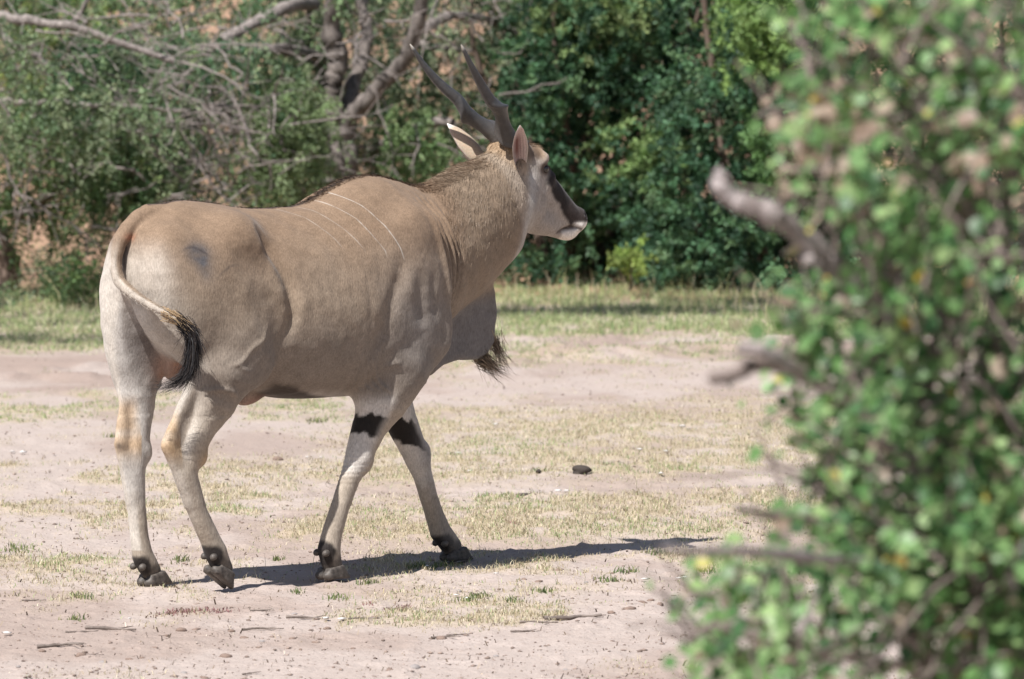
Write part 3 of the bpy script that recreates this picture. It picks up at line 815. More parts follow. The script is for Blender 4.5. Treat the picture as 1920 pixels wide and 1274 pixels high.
def grass_cover(X, Y):
    v = row(Y) + 55 * (fbm(X * 0.9 + 3, Y * 0.35, 3) - 0.5) + 7 * X
    pat = fbm(X * 2.2 + 11, Y * 1.3 + 4, 4)
    fine = fbm(X * 9, Y * 6 + 30, 3)
    def band(a, b, s=10): return sstep(a - s, a + s, v) * (1 - sstep(b - s, b + s, v))
    right = sstep(-1.25, -0.75, X + 0.3 * (pat - .5)); left = 1 - right
    g = 0.95 * band(515, 645, 14)
    g = np.maximum(g, 0.38 * band(645, 700) * right * sstep(0.45, 0.6, pat))
    g = np.maximum(g, 0.75 * left * band(716, 775, 8) * sstep(0.30, 0.5, pat))
    g = np.maximum(g, 0.92 * right * band(765, 890, 20))
    g = np.maximum(g, 0.60 * left * band(838, 985, 14) * sstep(0.38, 0.55, pat))
    g = np.maximum(g, 0.85 * right * band(925, 1000, 18))
    g = np.maximum(g, 0.55 * band(1026, 1066, 8) * sstep(0.42, 0.58, pat))
    g = np.maximum(g, 0.22 * band(1066, 1125, 10) * sstep(0.50, 0.62, pat))
    g = np.maximum(g, 0.55 * band(1120, 1156, 8) * sstep(0.46, 0.60, pat) * sstep(-1.6, -1.0, X))
    g = np.maximum(g, 0.07 * band(1156, 1400) * sstep(0.60, 0.7, pat))
    g = np.maximum(g, 0.16 * band(700, 1130, 20) * sstep(0.50, 0.64, fbm(X * 3.1 + 31, Y * 2.0, 3)))
    g = g * (0.25 + 1.0 * sstep(0.32, 0.62, fine)) * (0.75 + 0.6 * sstep(0.35, 0.6, pat))
    return np.clip(g, 0, 1), v

def axis(segs):
    out = []
    for a, b, s in segs: out.append(np.arange(a, b, s))
    return np.concatenate(out)
gx = np.concatenate([-np.geomspace(900, 7.5, 26), axis([(-7, -3.2, 0.12), (-3.2, 3.6, 0.024), (3.6, 8, 0.12)]), np.geomspace(8.2, 900, 26)])
gy = np.concatenate([-np.geomspace(300, 1, 14), axis([(0, 9, 0.6), (9, 19.5, 0.25), (19.5, 31, 0.036), (31, 52, 0.09), (52, 75, 0.4)]), np.geomspace(75.5, 1500, 30)])
GX, GY = np.meshgrid(gx, gy, indexing='ij')
def ground_z(X, Y):
    g, v = grass_cover(X, Y)
    near = np.exp(-((Y - 27) / 14.0) ** 2)
    z = rise(X, Y)
    z = z + near * (fbm(X * 1.1, Y * 0.9, 3) - 0.5) * 0.018
    clod = fbm(X * 16 + 9, Y * 16, 3)
    z = z + near * (clod - 0.5) * 0.017 + near * 0.010 * g
    z = z + near * 0.012 * sstep(0.62, 0.80, fbm(X * 11 + 40, Y * 9, 2))                       # scattered lumps
    m = np.exp(-((v - 672) / 26) ** 2) * sstep(0.2, 0.6, X + 0.6)                              # dug-up soil beyond the track
    z = z + m * (0.01 + 0.055 * sstep(0.45, 0.75, fbm(X * 3.4 + 5, Y * 2.0, 4)))
    m = np.exp(-((v - 690) / 22) ** 2) * sstep(-1.0, -1.6, X)
    z = z + m * 0.04 * sstep(0.45, 0.75, fbm(X * 2.6 + 8, Y * 1.6, 3))
    rut = np.exp(-((v - 735) / 14) ** 2) + 0.6 * np.exp(-((v - 905) / 9) ** 2) + 0.5 * np.exp(-((v - 1012) / 9) ** 2)
    return z - near * rut * 0.03 - 0.012
GZ = ground_z(GX, GY)
gg, gv = grass_cover(GX, GY)
nx_, ny_ = GX.shape
ii = (np.arange(nx_ - 1)[:, None] * ny_ + np.arange(ny_ - 1)[None]).ravel()
gq = np.stack([ii, ii + ny_, ii + ny_ + 1, ii + 1], 1)
litter = sstep(47.2, 48.8, GY + 1.5 * (fbm(GX * 0.7, GY * 0.7, 2) - .5))
damp = sstep(0.5, 0.68, fbm(GX * 1.5 + 21, GY * 0.8, 4)) * 0.6 + 0.8 * np.exp(-((gv - 672) / 30) ** 2) * sstep(0.35, 0.6, fbm(GX * 3 + 2, GY * 1.6, 3))

m_ground, nt, bs = nmat('sandy_ground', 0.95, 0.12)
tc = N(nt, 'ShaderNodeTexCoord')
gat = N(nt, 'ShaderNodeAttribute', attribute_name='grass')
lat = N(nt, 'ShaderNodeAttribute', attribute_name='litter')
dat = N(nt, 'ShaderNodeAttribute', attribute_name='soil')
P = tc.outputs['Object']
nA = noise(nt, 2.2, 5, 0.6, P); nB = noise(nt, 26, 4, 0.65, P); nC = noise(nt, 120, 3, 0.6, P)
col = mix(nt, nA, (0.355, 0.288, 0.252), (0.43, 0.362, 0.325))
col = mix(nt, dat.outputs['Fac'], col, (0.29, 0.218, 0.182))
col = mix(nt, ramp(nt, nB, [(0.54, (0.0,) * 3), (0.72, (0.55,) * 3)]), col, (0.30, 0.225, 0.19))
vor = N(nt, 'ShaderNodeTexVoronoi', i_Scale=38.0); L(nt, P, vor.inputs['Vector'])
spk = ramp(nt, vor.outputs['Distance'], [(0.10, (1.0,) * 3), (0.19, (0.0,) * 3)])
wsel = N(nt, 'ShaderNodeMath', operation='MULTIPLY'); L(nt, spk, wsel.inputs[0])
L(nt, ramp(nt, vor.outputs['Color'], [(0.50, (0.0,) * 3), (0.58, (0.8,) * 3)]), wsel.inputs[1])
col = mix(nt, wsel.outputs[0], col, (0.14, 0.105, 0.09))
gcol = mix(nt, nB, (0.33, 0.265, 0.17), (0.44, 0.36, 0.25))
gf = N(nt, 'ShaderNodeMath', operation='MULTIPLY'); gf.inputs[1].default_value = 0.75; L(nt, gat.outputs['Fac'], gf.inputs[0])
col = mix(nt, gf.outputs[0], col, gcol)
lcol = mix(nt, nB, (0.24, 0.145, 0.09), (0.44, 0.29, 0.205))
col = mix(nt, lat.outputs['Fac'], col, lcol)
col = mix(nt, 1.0, col, ramp(nt, nC, [(0.25, (0.86,) * 3), (0.75, (1.12,) * 3)]), 'MULTIPLY')
L(nt, col, bs.inputs['Base Color'])
bp = N(nt, 'ShaderNodeBump', i_Strength=0.85, i_Distance=0.014)
L(nt, nB, bp.inputs['Height'])
bp2 = N(nt, 'ShaderNodeBump', i_Strength=0.4, i_Distance=0.004)
L(nt, nC, bp2.inputs['Height']); L(nt, bp.outputs[0], bp2.inputs['Normal']); L(nt, bp2.outputs[0], bs.inputs['Normal'])
ground = link('ground', mesh_np('ground', np.stack([GX, GY, GZ], -1).reshape(-1, 3), gq, m_ground, attrs={'grass': gg, 'litter': litter, 'soil': np.clip(damp, 0, 0.8)}))
tag(ground, 'pale pinkish sandy ground with worn tracks', None, kind='structure')

# ---- grass: short dry blades, greener towards the bushes; nobody could count it
m_grass, nt, bs = nmat('grass', 0.7, 0.25)
at = N(nt, 'ShaderNodeAttribute', attribute_name='tint')
L(nt, at.outputs['Color'], bs.inputs['Base Color'])
tr = N(nt, 'ShaderNodeBsdfTranslucent'); L(nt, at.outputs['Color'], tr.inputs['Color'])
ms = N(nt, 'ShaderNodeMixShader'); ms.inputs[0].default_value = 0.25
L(nt, bs.outputs[0], ms.inputs[1]); L(nt, tr.outputs[0], ms.inputs[2])
L(nt, ms.outputs[0], nt.nodes['Material Output'].inputs['Surface'])

def blades(name, X, Y, h, w, lean, tint):
    n = len(X)
    z = ground_z(X, Y) - 0.003
    a = rng.random(n) * 2 * math.pi
    d = np.stack([np.cos(a), np.sin(a)], 1)
    b = rng.random(n) * 2 * math.pi
    s = np.stack([np.cos(b), np.sin(b)], 1) * (w * 0.5)[:, None]
    base = np.stack([X, Y, z], 1)
    l1 = lean * 0.35; l2 = lean
    def pt(f, hz, side, k):
        p = base.copy()
        p[:, :2] += d * (h * f)[:, None] + s * (side * k)
        p[:, 2] += h * hz
        return p
    c2 = np.sqrt(np.maximum(1 - l2 ** 2, 0.03))
    V = np.stack([pt(l1 * 0, 0 * h, -1, 1), pt(l1 * 0, 0 * h, 1, 1), pt(l1 * 0.55, 0.52 * (c2 * 0.4 + 0.6), 1, 0.75), pt(l1 * 0.55, 0.52 * (c2 * 0.4 + 0.6), -1, 0.75), pt(l2, c2 * 0.95, 0, 0)], 1).reshape(-1, 3)
    k = np.arange(n) * 5
    Fq = np.stack([k, k + 1, k + 2, k + 3], 1); Ft = np.stack([k + 3, k + 2, k + 4], 1)
    C = np.repeat(tint, 5, axis=0)
    o = link(name, mesh_np(name, V, [Fq, Ft], m_grass, smooth=False, colors={'tint': C}))
    return o

n = 760000
v_ = 500 + (1300 - 500) * rng.random(n)
Yb = 27425 / (v_ + 12)
Xb = (rng.random(n) - 0.5) * 2 * (Yb * 0.084 + 0.9)
cov, vv = grass_cover(Xb, Yb)
keep = rng.random(n) < cov * np.where(Yb > 40, 0.9, 0.72)
Xb, Yb, cov, vv = Xb[keep], Yb[keep], cov[keep], vv[keep]
n = len(Xb)
greenish = np.clip(sstep(36, 42, Yb) * 1.1 + (vv > 705) * (vv < 785) * (Xb < -0.9) * 0.75 + sstep(0.55, 0.75, fbm(Xb * 1.7 + 50, Yb * 1.2, 3)) * 0.55, 0, 1)
pick = rng.random(n)
dry = np.array([(0.52, 0.45, 0.31), (0.44, 0.37, 0.24), (0.60, 0.53, 0.39), (0.33, 0.27, 0.18)])[rng.integers(0, 4, n)]
grn = np.array([(0.23, 0.30, 0.12), (0.32, 0.38, 0.18), (0.42, 0.46, 0.25), (0.16, 0.23, 0.095)])[rng.integers(0, 4, n)]
isg = (pick < 0.12 + 0.72 * greenish)[:, None]
tint = np.where(isg, grn, dry) * (0.75 + 0.5 * rng.random(n))[:, None]
far = sstep(36, 47, Yb)
hh = (0.016 + 0.022 * rng.random(n) ** 1.5) * (1 + 0.9 * far) * (0.5 + 0.5 * cov + 0.5 * fbm(Xb * 3, Yb * 1.5, 3))
ww = (0.0028 + 0.0018 * rng.random(n)) * (1 + 0.9 * far)
lean = np.clip(0.35 + 0.65 * rng.random(n), 0, 0.97) * (1 - 0.25 * far)
tag(blades('grass', Xb, Yb, hh, ww, lean, tint), 'short dry and greenish grass over the clearing', 'grass', kind='stuff')

# taller dry stalks along the foot of the bushes
n = 1500
Yb = 45.5 + 4.0 * rng.random(n) ** 1.2; Xb = (rng.random(n) - 0.5) * 2 * 5.4
h_ = 0.10 + 0.22 * rng.random(n) ** 2
tint = np.array([(0.48, 0.42, 0.25), (0.36, 0.38, 0.17), (0.55, 0.47, 0.32)])[rng.integers(0, 3, n)] * (0.7 + 0.5 * rng.random(n))[:, None]
tag(blades('tall_grass', Xb, Yb, h_, np.full(n, 0.007), 0.15 + 0.4 * rng.random(n), tint), 'taller pale grass stalks at the foot of the bushes', 'grass', kind='stuff')

# dry bits of stalk and leaf strewn over the sand
n = 9000
v_ = 640 + 650 * rng.random(n) ** 0.8
Yb = 27425 / (v_ + 12); Xb = (rng.random(n) - 0.5) * 2 * (Yb * 0.084 + 0.5)
k_ = rng.random(n) < 0.25 + 0.9 * sstep(0.45, 0.7, fbm(Xb * 1.8 + 70, Yb * 1.4, 3)); Xb, Yb = Xb[k_], Yb[k_]; n = len(Xb)
tint = np.array([(0.22, 0.17, 0.13), (0.14, 0.105, 0.085), (0.42, 0.34, 0.26), (0.55, 0.48, 0.40)])[rng.integers(0, 4, n)] * (0.7 + 0.6 * rng.random(n))[:, None]
tag(blades('plant_litter', Xb, Yb, 0.015 + 0.05 * rng.random(n) ** 3, 0.003 + 0.005 * rng.random(n), 0.93 + 0.05 * rng.random(n), tint), 'dry bits of stalk and leaf strewn over the sand', 'litter', kind='stuff')
# sparse upright seed stalks
n = 2200
v_ = 700 + 460 * rng.random(n)
Yb = 27425 / (v_ + 12); Xb = (rng.random(n) - 0.5) * 2 * (Yb * 0.084 + 0.5)
k_ = rng.random(n) < grass_cover(Xb, Yb)[0]; Xb, Yb = Xb[k_], Yb[k_]; n = len(Xb)
tint = np.array([(0.50, 0.43, 0.30), (0.40, 0.36, 0.22), (0.30, 0.31, 0.15)])[rng.integers(0, 3, n)] * (0.7 + 0.6 * rng.random(n))[:, None]
tag(blades('seed_stalks', Xb, Yb, 0.04 + 0.07 * rng.random(n) ** 2, np.full(n, 0.0028), 0.2 + 0.6 * rng.random(n), tint), 'thin pale seed stalks standing among the short grass', 'grass', kind='stuff')
# small leafy weeds and reddish ground plants in tufts
def tufts(name, spots, per, hgt, spread, cols, label, width=0.006):
    XX, YY, HH, TT = [], [], [], []
    for (x, y, s) in spots:
        k = int(per * s)
        XX.append(x + rng.normal(size=k) * spread * s); YY.append(y + rng.normal(size=k) * spread * 1.6 * s)
        HH.append(hgt * (0.5 + rng.random(k))); TT.append(np.array(cols)[rng.integers(0, len(cols), k)] * (0.7 + 0.6 * rng.random(k))[:, None])
    XX, YY, HH, TT = map(np.concatenate, (XX, YY, HH, TT))
    o = blades(name, XX, YY, HH, np.full(len(XX), width), 0.3 + 0.6 * rng.random(len(XX)), TT)
    return tag(o, label, 'ground plants', kind='stuff')
def gp(px, py): 
    Y = 27425.0 / (py + 12); return ((px - 960) / 11425.0 * Y, Y)
sp = [(*gp(a, b), s) for a, b, s in [(330, 1147, 1), (370, 1144, 1.2), (300, 1150, .7), (410, 1146, .9), (345, 1150, 1), (740, 1141, .8), (760, 1138, .5), (690, 1136, .4), (965, 984, .6)]]
tufts('reddish_weed', sp, 50, 0.018, 0.035, [(0.20, 0.09, 0.095), (0.26, 0.14, 0.135), (0.24, 0.17, 0.13)], 'low reddish purple weeds on the sand')
sp = [(*gp(a, b), s) for a, b, s in [(810, 1062, 1.6), (780, 1066, 1), (835, 1064, 1), (30, 1024, 1.4), (150, 1120, .9), (335, 1054, .7), (140, 1158, .8), (880, 1125, 1.2), (900, 1117, .8), (1140, 1090, 1), (1180, 1075, .9), (1240, 1040, 1), (690, 1092, .7), (560, 1108, .5), (590, 790, 1.2), (210, 820, .8), (1010, 885, .7), (630, 1120, .8), (520, 1050, .6), (1020, 1110, .7), (1330, 1072, 1.2), (960, 1130, .8)]]
tufts('green_weed', sp, 60, 0.030, 0.030, [(0.13, 0.17, 0.06), (0.20, 0.23, 0.10), (0.30, 0.29, 0.15), (0.10, 0.14, 0.06)], 'small green weed tufts in the sand')

# ---- loose grit too small to count
m_grit, nt, bs = nmat('grit', 0.95, 0.1)
tc = N(nt, 'ShaderNodeTexCoord')
L(nt, ramp(nt, noise(nt, 9, 3, 0.6, tc.outputs['Object']), [(0.35, (0.13, 0.095, 0.08)), (0.65, (0.33, 0.25, 0.21))]), bs.inputs['Base Color'])
def grit(n):
    v_ = 640 + 640 * rng.random(n) ** 0.7
    Y = 27425 / (v_ + 12); X = (rng.random(n) - 0.5) * 2 * (Y * 0.084 + 0.5)
    r = (0.003 + 0.007 * rng.random(n) ** 4) * np.where(rng.random(n) < fbm(X * 1.5, Y * 0.9 + 7, 3) * 1.3 - 0.1, 1.0, 0.5)
    o = np.array([(1, 0, 0), (0, 1, 0), (-1, 0, 0), (0, -1, 0), (0, 0, 1.0), (0, 0, -1)], float)
    V = o[None] * (0.7 + 0.6 * rng.random((n, 6, 1)))
    a = rng.random(n) * 6.28; c, s = np.cos(a)[:, None], np.sin(a)[:, None]
    V = np.stack([V[..., 0] * c * 1.5 - V[..., 1] * s, V[..., 0] * s * 1.5 + V[..., 1] * c, V[..., 2] * 0.6], -1) * r[:, None, None]
    V += np.stack([X, Y, ground_z(X, Y) + r * 0.25], 1)[:, None]
    f = np.array([(0, 1, 4), (1, 2, 4), (2, 3, 4), (3, 0, 4), (1, 0, 5), (2, 1, 5), (3, 2, 5), (0, 3, 5)])
    return mesh_np('grit', V.reshape(-1, 3), (np.arange(n)[:, None, None] * 6 + f[None]).reshape(-1, 3), m_grit, smooth=True)
tag(link('grit', grit(9000)), 'loose crumbs of earth and grit on the sand', 'grit', kind='stuff')

# ---- things lying on the ground
m_twig, nt, bs = nmat('dead_wood', 0.9, 0.15)
tc = N(nt, 'ShaderNodeTexCoord')
L(nt, ramp(nt, noise(nt, 30, 4, 0.6, tc.outputs['Object']), [(0.3, (0.09, 0.07, 0.06)), (0.7, (0.25, 0.205, 0.18))]), bs.inputs['Base Color'])
m_stone, nt, bs = nmat('stone', 0.85, 0.25)
tc = N(nt, 'ShaderNodeTexCoord')
L(nt, ramp(nt, noise(nt, 45, 4, 0.6, tc.outputs['Object']), [(0.3, (0.16, 0.14, 0.135)), (0.7, (0.36, 0.32, 0.30))]), bs.inputs['Base Color'])
m_clod, nt, bs = nmat('clod', 0.95, 0.1)
tc = N(nt, 'ShaderNodeTexCoord')
L(nt, ramp(nt, noise(nt, 60, 4, 0.6, tc.outputs['Object']), [(0.3, (0.12, 0.085, 0.07)), (0.7, (0.30, 0.22, 0.18))]), bs.inputs['Base Color'])
m_dung, nt, bs = nmat('dung', 0.9, 0.2)
tc = N(nt, 'ShaderNodeTexCoord')
L(nt, ramp(nt, noise(nt, 40, 4, 0.6, tc.outputs['Object']), [(0.3, (0.025, 0.02, 0.018)), (0.7, (0.085, 0.07, 0.06))]), bs.inputs['Base Color'])
m_pale, nt, bs = nmat('pale_chip', 0.8, 0.2)
tc = N(nt, 'ShaderNodeTexCoord')
L(nt, ramp(nt, noise(nt, 60, 3, 0.6, tc.outputs['Object']), [(0.3, (0.45, 0.42, 0.40)), (0.7, (0.70, 0.67, 0.64))]), bs.inputs['Base Color'])

def lump_mesh(name, mat, seed, flat=0.6, sub=2, rough=0.35):
    r = np.random.default_rng(seed)
    bm = bmesh.new(); bmesh.ops.create_icosphere(bm, subdivisions=sub, radius=1)
    k = r.normal(size=(7, 3)) * 1.6; ph = r.random(7) * 6.28
    for v in bm.verts:
        c = np.array(v.co); f = 1 + rough * sum(math.sin(c @ k[i] + ph[i]) for i in range(7)) / 3.5
        v.co = (c[0] * f, c[1] * f * 0.8, c[2] * f * flat)
    for f in bm.faces: f.smooth = True
    me = bpy.data.meshes.new(name); bm.to_mesh(me); bm.free(); me.materials.append(mat)
    return me
def tube(P, Rr, ns=7):
    P = np.asarray(P, float); n_ = len(P)
    T = np.gradient(P, axis=0); T /= np.linalg.norm(T, axis=1, keepdims=True) + 1e-9
    ref = np.array([0.31, 0.22, 0.92])
    if abs(T.mean(0) @ ref) > 0.85: ref = np.array([0.9, 0.3, 0.1])
    A = ref - T * (T @ ref)[:, None]; A /= np.linalg.norm(A, axis=1, keepdims=True); B = np.cross(T, A)
    f = np.arange(ns) * 2 * math.pi / ns
    V = P[:, None] + (np.asarray(Rr)[:, None, None]) * (A[:, None] * np.cos(f)[None, :, None] + B[:, None] * np.sin(f)[None, :, None])
    i = np.arange(n_ - 1)[:, None] * ns; j = np.arange(ns)[None]; jn = (j + 1) % ns
    F = np.stack([i + j, i + jn, i + ns + jn, i + ns + j], -1).reshape(-1, 4)
    return V.reshape(-1, 3), F
def twig_mesh(name, seed, mat, ln=0.16, r0=0.006):
    r = np.random.default_rng(seed)
    m = 9
    P = np.zeros((m, 3)); P[:, 0] = np.linspace(-0.5, 0.5, m) * ln
    P[:, 1] = np.cumsum(r.normal(size=m)) * ln * 0.035; P[:, 2] = r0 * 0.9 + np.abs(np.cumsum(r.normal(size=m))) * 0.0012
    V, F = tube(P, np.linspace(r0, r0 * 0.4, m) * (1 + 0.25 * r.normal(size=m)), 6)
    q = P[5] + np.outer(np.linspace(0, 1, 5), np.array([0.3, 0.25 * (1 if seed % 2 else -1), 0.03]) * ln)
    V2, F2 = tube(q, np.linspace(r0 * 0.5, r0 * 0.2, 5), 5)
    return mesh_np(name, np.concatenate([V, V2]), np.concatenate([F, F2 + len(V)]), mat)
def lay(name, me, px, py, size, label, cat, group=None, rz=None, sink=0.0, sc=(1, 1, 1)):
    x, y = gp(px, py)
    o = link(name, me)
    z = float(ground_z(np.array([x]), np.array([y]))[0])
    o.location = (x, y, z + sink)
    o.scale = (size * sc[0], size * sc[1], size * sc[2])
    o.rotation_euler = (0, 0, random.uniform(0, 6.28) if rz is None else rz)
    return tag(o, label, cat, group)
tw = [twig_mesh('twig', i, m_twig) for i in range(5)]
for i, (a, b, s, rz) in enumerate([(110, 1212, 1.1, 0.2), (490, 1149, .6, 0.1), (150, 1181, .8, .3), (205, 1180, 1.2, 0), (490, 1178, 1, .1), (140, 1206, .5, .5), (165, 1226, .7, .4), (1075, 1162, 1.6, .5), (1010, 1170, .9, .3), (835, 1195, .7, .2), (860, 1192, .6, .1), (985, 1185, .7, .1), (60, 1128, .6, 0.1), (575, 1160, 1.0, .05), (680, 1165, .8, .1), (470, 1262, .5, .6), (1215, 1032, .6, 2.4)]):
    big = s >= 1.0
    lay('twig', tw[i % 5], a, b, s, 'long crooked dry twig lying flat on the bare sand' if big else 'short thin dry twig lying on the sand', 'twig', 'long twigs on the sand' if big else 'short twigs on the sand', rz)
cl = [lump_mesh('dirt_clod', m_clod, 20 + i, 0.55, 2, 0.5) for i in range(4)]
pts = [(335, 1180, .028), (420, 1226, .024), (365, 1178, .02), (430, 1183, .018), (285, 1213, .02), (145, 1228, .02), (240, 1233, .018), (265, 1230, .012), (455, 1192, .018), (545, 1199, .014), (590, 1202, .016), (610, 1178, .02), (700, 1160, .018), (830, 1196, .02), (1205, 1131, .022), (1240, 1136, .028), (1222, 1128, .016), (1265, 1146, .02), (1180, 1143, .03), (1150, 1152, .02), (1320, 1220, .022), (1360, 1200, .018), (730, 1256, .02), (625, 1250, .012), (380, 1270, .016), (75, 1218, .014), (310, 1190, .016), (560, 1215, .012), (660, 1213, .012), (890, 1116, .02), (1010, 1088, .02), (985, 1086, .016), (1050, 1070, .018), (520, 860, .03), (200, 918, .02), (400, 1120, .012)]
for i, (a, b, s) in enumerate(pts):
    big = 'larger' if s >= 0.022 else ('middling' if s > 0.016 else 'tiny')
    lay('dirt_clod', cl[i % 4], a, b, s, big + ' crumbly lump of dry brown earth on the sand', 'dirt lump', big + ' earth lumps on the sand')
st = [lump_mesh('pebble', m_stone, 40 + i, 0.5, 2, 0.15) for i in range(3)]
for i, (a, b, s) in enumerate([(777, 1252, .026), (188, 1239, .016), (342, 1258, .016), (690, 1078, .016), (550, 1150, .014), (490, 1200, .014), (860, 1110, .014), (1100, 1090, .014), (30, 1250, .012), (930, 1230, .012), (1195, 1010, .016), (1060, 1250, .012)]):
    lay('pebble', st[i % 3], a, b, s, 'small smooth grey pebble on the sand', 'pebble', 'grey pebbles on the sand')
dg = [lump_mesh('dung_heap', m_dung, 60 + i, 0.45, 3, 0.6) for i in range(3)]
lay('dung_heap', dg[0], 1084, 885, 0.048, 'large dark dung heap in the dry grass', 'dung', rz=0.1, sink=0.012)
lay('dung_heap', dg[1], 1010, 888, 0.018, 'small dark dung lump beside the larger heap', 'dung', sink=0.01)
lay('dung_heap', dg[2], 990, 930, 0.038, 'flat brown dung scatter on the thin sandy path', 'dung', rz=0.3, sc=(1.3, 1, .5))
ch = [lump_mesh('pale_chip', m_pale, 80 + i, 0.22, 1, 0.4) for i in range(3)]
for i, (a, b, s) in enumerate([(1048, 917, .022), (1062, 920, .016), (1280, 800, .026), (10, 1186, .02), (40, 850, .03), (20, 848, .02), (860, 850, .02), (880, 888, .016), (575, 860, .018), (600, 858, .014), (930, 800, .02), (1200, 845, .02), (1250, 848, .016), (800, 1066, .016), (930, 1078, .018), (1210, 1090, .018), (1275, 1088, .014), (1285, 1087, .014), (855, 1118, .014), (875, 1122, .014), (610, 1163, .02), (640, 1164, .02), (1240, 890, .02), (240, 1160, .012)]):
    lay('pale_chip', ch[i % 3], a, b, s, 'pale dry chip or leaf lying in the grass', 'debris', 'pale chips on the clearing', sink=0.01)

# ================================================================== TREES AND BUSHES
def leaf_mat(name, trans=0.25, rough=0.55):
    m, nt, bs = nmat(name, rough, 0.35)
    at = N(nt, 'ShaderNodeAttribute', attribute_name='tint')
    L(nt, at.outputs['Color'], bs.inputs['Base Color'])
    tr = N(nt, 'ShaderNodeBsdfTranslucent')
    L(nt, mix(nt, 1.0, at.outputs['Color'], (1.0, 1.18, 0.72), 'MULTIPLY'), tr.inputs['Color'])
    ms = N(nt, 'ShaderNodeMixShader'); ms.inputs[0].default_value = trans
    L(nt, bs.outputs[0], ms.inputs[1]); L(nt, tr.outputs[0], ms.inputs[2])
    L(nt, ms.outputs[0], nt.nodes['Material Output'].inputs['Surface'])
    return m
m_leaf = leaf_mat('leaf')

def bark(name, dark, light, scale=18):
    m, nt, bs = nmat(name, 0.92, 0.15)
    tc = N(nt, 'ShaderNodeTexCoord')
    mp = N(nt, 'ShaderNodeMapping'); mp.inputs['Scale'].default_value = (1, 1, 0.3)
    L(nt, tc.outputs['Object'], mp.inputs['Vector'])
    f = noise(nt, scale, 5, 0.65, mp.outputs[0])
    L(nt, ramp(nt, f, [(0.30, dark), (0.68, light)]), bs.inputs['Base Color'])
    bp = N(nt, 'ShaderNodeBump', i_Strength=0.8, i_Distance=0.02)
    L(nt, f, bp.inputs['Height']); L(nt, bp.outputs[0], bs.inputs['Normal'])
    return m
m_bark_grey = bark('grey_bark', (0.055, 0.046, 0.042), (0.24, 0.205, 0.185))
m_bark_brown = bark('brown_bark', (0.07, 0.05, 0.04), (0.25, 0.185, 0.15))
m_bark_dead = bark('weathered_bark', (0.10, 0.085, 0.078), (0.33, 0.285, 0.262), 25)

def leaves_mesh(name, C, A, ln, wd, tint, mat, fold=0.25):
    """one small folded leaf at each C, pointing along A"""
    n = len(C)
    A = A / (np.linalg.norm(A, axis=1, keepdims=True) + 1e-9)
    S = np.cross(A, rng.normal(size=(n, 3))); S /= np.linalg.norm(S, axis=1, keepdims=True) + 1e-9
    U = np.cross(S, A)
    l = ln[:, None]; w = wd[:, None] * 0.5
    V = np.stack([C, C + A * l * 0.5 + S * w + U * w * fold, C + A * l, C + A * l * 0.5 - S * w + U * w * fold], 1).reshape(-1, 3)
    k = np.arange(n) * 4
    F = np.concatenate([np.stack([k, k + 1, k + 2], 1), np.stack([k, k + 2, k + 3], 1)])
    return mesh_np(name, V, F, mat, smooth=False, colors={'tint': np.repeat(tint, 4, axis=0)})

def sprays(roots, dirs, length, per, leaf, droop, cols, out):
    """feathery twigs: leaves along both sides of a drooping stem; appended to out"""
    n = len(roots)
    d = dirs / (np.linalg.norm(dirs, axis=1, keepdims=True) + 1e-9)
    s = rng.random((n, per))
    p = roots[:, None] + d[:, None] * (length[:, None] * s)[..., None]
    p[..., 2] -= droop * length[:, None] * s ** 2
    p += rng.normal(size=p.shape) * 0.045 * length[:, None, None]
    a = d[:, None] * 0.5 + rng.normal(size=p.shape) * 0.75
    a[..., 2] -= 0.25
    base = np.array(cols)[rng.integers(0, len(cols), n)] * (0.60 + 0.8 * rng.random(n))[:, None]
    t = base[:, None] * (0.75 + 0.5 * rng.random((n, per)))[..., None]
    m = n * per
    out.append((p.reshape(m, 3), a.reshape(m, 3), leaf * (0.6 + 0.8 * rng.random(m)), leaf * 0.42 * (0.7 + 0.6 * rng.random(m)), t.reshape(m, 3)))
def crown(name, out, parent, mat=None):
    C, A, l, w, t = [np.concatenate([o[i] for o in out]) for i in range(5)]
    return link(name, leaves_mesh(name, C, A, l, w, t, mat or m_leaf), parent)

def limb(name, pts, r0, r1, mat, parent, ns=9, wob=0.02, n=10):
    P = crom(pts, n)
    P = P + np.cumsum(rng.normal(size=P.shape), 0) * wob * 0.25
    Rr = np.linspace(r0, r1, len(P)) * (1 + 0.10 * rng.normal(size=len(P)))
    V, F = tube(P, Rr, ns)
    return link(name, mesh_np(name, V, F, mat), parent)

def at(px, py, Y):
    """a place Y metres away, from notes taken off the photograph"""
    return np.array([(px - 960) / 11425.0 * Y, Y, 2.4 - (py + 12) / 11425.0 * Y])

def in_poly(x, y, P):
    c = np.zeros(len(x), bool); j = len(P) - 1
    for i in range(len(P)):
        a, b = P[i], P[j]
        c ^= ((a[1] > y) != (b[1] > y)) & (x < (b[0] - a[0]) * (y - a[1]) / (b[1] - a[1] + 1e-12) + a[0])
        j = i
    return c

